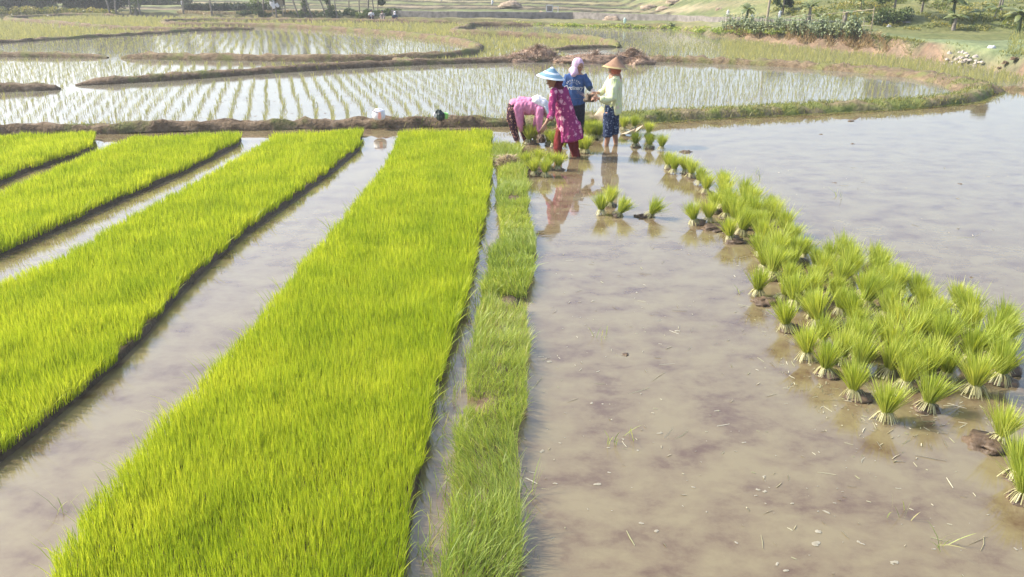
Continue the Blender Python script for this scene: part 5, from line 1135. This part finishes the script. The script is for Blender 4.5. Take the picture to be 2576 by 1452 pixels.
# banana plants
def banana(p, label, h=1.2, nl=8, Ls=1.1, seed=0, lean=0, tattered=True, group='banana plants of the far fields', stemr=.09):
    r = random.Random(seed); root = empty('banana_plant', p, label, 'banana plant', group)
    s = Shape(); s.tube([(0, 0, -.1), (lean*h*.5, 0, h*.5), (lean*h, 0, h)], [stemr, stemr*.8, stemr*.5], 8); link('stem', pymesh('stem', s.V, s.F), M['bark'] if seed % 2 else M['banana'], root)
    for i_ in range(nl):
        az = i_/nl*6.283+r.uniform(-.4, .4); el = r.uniform(.5, 1.35); L_ = Ls*r.uniform(.7, 1.15); W_ = L_*r.uniform(.15, .24); d = Vector((math.cos(az), math.sin(az), 0)); sd = Vector((-d.y, d.x, 0)); V = []; Fc = []; m_ = 10
        q = Vector((lean*h, 0, h*r.uniform(.86, 1))); ang = el
        for k in range(m_+1):
            t_ = k/m_; w_ = W_*math.sin(min(1, t_*1.15+.08)*math.pi)**.6*(.35 if t_ < .12 else 1) if t_ < .98 else .005
            jag = r.uniform(.6, 1.1) if tattered else 1
            V += [q-sd*w_*jag-Vector((0, 0, w_*.4)), q.copy(), q+sd*w_*(r.uniform(.6, 1.1) if tattered else 1)-Vector((0, 0, w_*.4))]
            q = q+(d*math.cos(ang)+Vector((0, 0, math.sin(ang))))*L_/m_; ang -= r.uniform(.12, .26)*(1.5 if i_ % 2 else 1)
        for k in range(m_): Fc += [[k*3, k*3+1, k*3+4, k*3+3], [k*3+1, k*3+2, k*3+5, k*3+4]]
        me = pymesh('leaf', V, Fc); a_ = me.attributes.new('rnd', 'FLOAT', 'POINT'); a_.data.foreach_set('value', np.full(len(V), r.uniform(.1, .95), dtype=np.float32)); link('leaf', me, M['banana'], root)
    return root
bananas = [(1876, 56, .62, 10, .85, 'banana plant leaning over the leafy plants, left of the pole', .1), (2034, 60, .72, 9, .75, 'upright banana plant left of the dark stubby one', 0), (2058, 72, .42, 7, .62, 'dark stubby banana plant among the leafy plants', .1), (2123, 62, .55, 6, .55, 'withered little banana plant inside the bamboo fence', .1), (1965, 40, .45, 7, .6, 'blurred green banana clump on the slope right of the pole', 0), (2165, 26, .4, 7, .6, 'banana clump at the upper edge above the bamboo fence', 0), (2393, 62, .98, 16, 1.25, 'largest banana tree with drooping leaves on the right slope', 0), (2397, 77, .55, 10, .8, 'ragged young banana plant at the foot of the largest one', .1), (2462, 48, .3, 4, .75, 'low banana shoot with two bright leaves right of the largest tree', .1), (2500, 50, .5, 6, .8, 'spiky banana shoot right of the low one', .1), (2560, 84, .7, 16, 1.1, 'tall leafy plant cut by the right edge', 0), (2187, 90, .15, 5, .4, 'tiny broad leaved plant under the tall bamboo post', 0), (2222, 96, .1, 5, .4, 'tiny upright plant on the red bank, rightmost of the row', 0)]
for k_, (px, py, h, nl, Ls, lb, ln) in enumerate(bananas): banana(hit(px, py), lb, h, nl, Ls, k_, ln, stemr=.1 if h > .5 else .03)
banana(hit(1688, 76), 'small lone banana plant on the green bank', .3, 6, .5, 60, .1)
banana(hit(1512, 74), 'small dark shrub plant on the green bank', .1, 6, .3, 61, .1)
# trees on the right slope
for k_, (px, py, hh, w_, nl_, lb, mt) in enumerate([(2246, 42, 1.4, .75, 2600, 'round tree on the right slope above the green bush', 'tree'), (2317, 34, 1.0, .35, 500, 'thin small tree on the right slope', 'bankgrass'), (1968, 36, .9, .5, 1500, 'bushy green tree behind the pole', 'tree')]):
    p = hit(px, py); cr = [Vector((rt_.uniform(-1, 1)*w_, rt_.uniform(-.6, .6)*w_, hh*.85+rt_.uniform(-.6, .6)*w_)) for _ in range(12)]
    tree(p, [(0, 0, -.1), (.03, 0, hh*.5), (0, 0, hh)], cr, [w_*rt_.uniform(.3, .5) for _ in cr], nl_, .085, lb, 400+k_, mt, .06, group='trees on the right slope')
bu = hit(2236, 60); cr = [Vector((rt_.uniform(-.8, .8), rt_.uniform(-.3, .3), rt_.uniform(.1, .5))) for _ in range(12)]; rb = empty('bush', bu, 'bright green rounded bush under the round tree on the right slope', 'bush'); link('foliage', leafcloud(cr, [.35]*12, 2200, .06, 9), M['tree'], rb)
for k_, (px, lb) in enumerate([(2512, 'left pale bare trunk of the pair at the upper right edge'), (2518, 'right pale bare trunk of the pair at the upper right edge')]):
    p = hit(px, 26); tree(p, [(0, 0, -.1), (.02, 0, .8), (.05*(k_*2-1), 0, 1.5)], [Vector((rt_.uniform(-.4, .4), 0, 1.6+rt_.uniform(-.1, .3))) for _ in range(6)], [.22]*6, 500, .1, lb, 500+k_, 'tree', .045, group='pale trunks at the upper right')
# scrub clumps across the right slope and green bank
cs = []; rd = []
for _ in range(260):
    px, py = rt_.uniform(1950, 2640), rt_.uniform(2, 76)
    if py > 25+(px-1950)*.16: continue
    p = hit(px, py); cs.append(p); rd.append((rt_.uniform(.15, .6), rt_.uniform(.15, .4), rt_.uniform(.06, .2)))
tag(link('slope_scrub', leafcloud(cs, rd, 16000, .06, 10, 'slope_scrub'), M['bankgrass']), 'low tufted scrub covering the right slope', 'scrub', kind='stuff')
cs = []; rd = []
for _ in range(190): px = rt_.uniform(1230, 1990); p = hit(px, 59+(px-1230)*.022+rt_.uniform(-3, 8)); cs.append(p); rd.append((rt_.uniform(.15, .5), rt_.uniform(.1, .3), rt_.uniform(.05, .15)))
tag(link('bank_greenery', leafcloud(cs, rd, 9000, .055, 11, 'bank_greenery'), M['weed']), 'green leafy growth along the bank beyond the pale paddy', 'greenery', kind='stuff')
# leafy crop plants (maize and cassava) on the bank
def crop_mesh(seed):
    r = np.random.default_rng(seed); V = []; Qd = []; R_ = []; o = 0
    st = []
    for q in range(r.integers(5, 8)):
        bx, by = r.normal(0, .22, 2); hh = r.uniform(.7, 1.15); st.append(((bx, by, 0), (bx+r.normal(0, .08), by, hh*.9)))
        for k in range(r.integers(10, 15)):
            az = r.uniform(0, 6.283); z0 = hh*r.uniform(.15, 1); L_ = r.uniform(.18, .36); w_ = r.uniform(.03, .07); d = np.array([math.cos(az), math.sin(az), 0]); sd = np.array([-d[1], d[0], 0]); q0 = np.array([bx, by, z0]); a_ = r.uniform(.4, 1.1); rn = r.uniform(0, 1)
            for t_ in range(5):
                ww = w_*(.5, 1, 1, .7, .05)[t_]; V += [q0-sd*ww, q0+sd*ww]; R_ += [rn, rn]; q0 = q0+(d*math.cos(a_)+np.array([0, 0, math.sin(a_)]))*L_/4; a_ -= .55
            for t_ in range(4): Qd.append([o+2*t_, o+2*t_+1, o+2*t_+3, o+2*t_+2])
            o += 10
    s = Shape()
    for a_, b_ in st: s.tube([Vector(a_), Vector(b_)], [.018, .012], 6)
    return npmesh('leaves', np.array(V), quads=np.array(Qd), attrs=dict(rnd=R_, tt=R_)), pymesh('stalks', s.V, s.F)
CM = [crop_mesh(700+k) for k in range(5)]
for a_, b_ in CM: a_.materials.append(M['crop']); b_.materials.append(M['banana'])
gr_ = 'leafy crop plants on the bank'
pos = []
for px in range(1828, 2160, 13):
    base = 84+(px-1828)*.055; pos.append((px+rt_.uniform(-4, 4), base+rt_.uniform(-6, 2)))
    if px % 2 == 0: pos.append((px+7, base-9+rt_.uniform(-3, 2)))
for k_, (px, py) in enumerate(sorted(pos, key=lambda q: q[1])):
    p = hit(px, py); r_0 = empty('crop_plant', p, 'grey green leafy crop plant in the crowded row above the dry grass of the bank', 'crop plant', gr_, rt_.uniform(0, 6)); sc_ = rt_.uniform(.5, .82); r_0.scale = (sc_,)*3
    for nm, me in zip(('leaves', 'stalks'), CM[k_ % 5]): link(nm, me, None, r_0)
# dry hanging grass under the crop plants
n = 9000; px = RNG.uniform(1820, 2235, n); t_ = (px-1820)/415; X_, Y_, Z_ = [], [], []
A_ = np.array([hit(q_, 97+(q_-1820)*.108)[:] for q_ in np.linspace(1820, 2235, 40)]); tt_ = np.linspace(0, 1, 40)
cl_ = (np.sin(px*.13)+np.sin(px*.047+1)+RNG.normal(0, .5, n)) > -.4; t_ = t_[cl_]; n = len(t_)
bx = np.interp(t_, tt_, A_[:, 0]); by = np.interp(t_, tt_, A_[:, 1])+RNG.uniform(.1, 1.6, n); bz = height(bx, by)
tag(link('dry_grass', npmesh('dry_grass', *blades(np.stack([bx, by, bz], 1), RNG.uniform(.12, .38, n), np.full(n, .022), np.stack([RNG.normal(0, .35, n), RNG.normal(-.6, .4, n)], 1), RNG.uniform(.5, 1.4, n), seed=14, segs=3)), M['straw']), 'tufts of dry straw coloured grass drooping down the red bank', 'dry grass', kind='stuff')
n = 5200; bx = RNG.uniform(P(2085, 120).x, P(2620, 170).x, n); by = np.interp(bx, tx, ty)+RNG.uniform(-.1, 2.2, n); k = (wn(bx, by, 91, 1.5) > -.1) & seen(bx, by, 1); bx, by = bx[k], by[k]; n = len(bx)
tag(link('bank_tufts', npmesh('bank_tufts', *blades(np.stack([bx, by, height(bx, by)], 1), RNG.uniform(.05, .16, n), np.full(n, .018), RNG.normal(0, .6, (n, 2)), RNG.uniform(.2, 1, n), seed=15, segs=3)), M['bankgrass']), 'sparse rough tufts scattered over the red bank at the right', 'grass', kind='stuff')
# bamboo fence
fp = hit(2117, 72); fence = empty('bamboo_fence', fp, 'rickety bamboo fence of thin posts and one long rail on the right bank', 'fence')
def bar(name, a_, b_, r0, parent): s = Shape(); s.tube([a_, b_], [r0, r0*.8], 6); inv = parent.location; link(name, pymesh(name, [v_-inv for v_ in s.V], s.F), M['wood'], parent)
for px, py, h in ((1985, 68, .5), (2040, 70, .5), (2117, 72, .75), (2190, 88, 1.05), (2170, 80, .5)): q = hit(px, py); bar('post', q, q+Vector((0, 0, h)), .022, fence)
a_, b_ = hit(2117, 72), hit(2190, 88); bar('rail', hit(1975, 68)+Vector((0, 0, .42)), a_+Vector((0, 0, .68)), .014, fence); bar('rail', a_+Vector((0, 0, .68)), b_+Vector((-.0, 0, .98)), .014, fence); bar('rail', hit(2165, 80)+Vector((0, 0, .25)), b_+Vector((0, 0, .35)), .014, fence)
# white stones on the red bank
for k_ in range(26):
    px = 2432+rt_.gauss(0, 26); py = 150+rt_.gauss(0, 8)+(px-2432)*.08; p = hit(px, py); o = blob('white_stone', p, rt_.uniform(.05, .11), rt_.uniform(.05, .08), rt_.uniform(.04, .08), 900+k_, M['stone'] if 'stone' in M else M['white'], .5, 10, 5, 2.5); o['label'] = 'whitish stone in the scatter on the red bank at the right'; o['category'] = 'stone'; o['group'] = 'white stones on the red bank'
for k_, (px, py, lb) in enumerate([(2225, 60, 'small white bag on the grass behind the bamboo fence'), (2236, 68, 'crumpled white sheet lying on the path by the fence'), (2494, 122, 'pale lump at the edge of the terrace on the right')]): o = blob('litter_bag', hit(px, py), .12, .08, .10, 950+k_, M['white'], .4); tag(o, lb, 'bag')
# clods and dead twigs on the bank F
for k_, (px, py, s_) in enumerate([(2555, 150, .12), (2532, 160, .1), (2300, 150, .06), (2120, 132, .05), (2520, 172, .1)]): o = blob('earth_clod', hit(px, py), s_*1.4, s_, s_*.7, 970+k_, M['bundA'], .6); tag(o, ['dark clod on the red bank by the right edge', 'clod below its neighbour on the red bank', 'small clod on the red bank left of the stones', 'tiny clod at the foot of the red bank under the dry grass', 'long clod low on the red bank at the right'][k_], 'clod')

# ================================================================== air, sky and sun
hz = boxes('haze', [((0, 150, 30), (600, 320, 60), 0)], None)
hz.data.transform(Matrix.Translation((0, 0, 0)))
for v in hz.data.vertices: v.co.z = -1.5 if v.co.z < 0 else 95
m = bpy.data.materials.new('haze'); m.use_nodes = True; m.node_tree.nodes.clear(); N = m.node_tree.nodes
vol = N.new('ShaderNodeVolumePrincipled'); vol.inputs['Color'].default_value = (.93, .95, .98, 1); vol.inputs['Density'].default_value = .0014; vol.inputs['Anisotropy'].default_value = .35
out = N.new('ShaderNodeOutputMaterial'); m.node_tree.links.new(vol.outputs[0], out.inputs['Volume']); hz.data.materials.append(m)
hz['kind'] = 'stuff'; hz['label'] = 'thin pale haze over the fields'; hz['category'] = 'haze'
SUN_EL, SUN_AZ = R(42), R(-78)     # azimuth from +Y, negative = left
sd = Vector((math.sin(SUN_AZ)*math.cos(SUN_EL), math.cos(SUN_AZ)*math.cos(SUN_EL), math.sin(SUN_EL)))
li = bpy.data.lights.new('sun', 'SUN'); li.energy = 3.7; li.angle = R(.6); li.color = (1, .93, .82)
lo = bpy.data.objects.new('sun', li); COL.objects.link(lo); lo.rotation_euler = sd.to_track_quat('Z', 'Y').to_euler(); lo.location = (0, 0, 50)
w = bpy.data.worlds.new('World'); SC.world = w; w.use_nodes = True; N = w.node_tree.nodes; L = w.node_tree.links
sk = N.new('ShaderNodeTexSky'); sk.sky_type = 'NISHITA'; sk.sun_disc = False; sk.sun_elevation = SUN_EL; sk.sun_rotation = SUN_AZ; sk.air_density = 1.0; sk.dust_density = 2.6; sk.ozone_density = 1.5; sk.altitude = 0
bgN = N['Background']; bgN.inputs['Strength'].default_value = .15; L.new(sk.outputs[0], bgN.inputs['Color'])
SC.view_settings.view_transform = 'Standard'; SC.view_settings.look = 'None'; SC.view_settings.exposure = 1.42; SC.view_settings.gamma = 1
SC.cycles.max_bounces = 8; SC.cycles.volume_bounces = 0; SC.cycles.transparent_max_bounces = 8; SC.cycles.use_denoising = True
SC.cycles.sample_clamp_indirect = 8
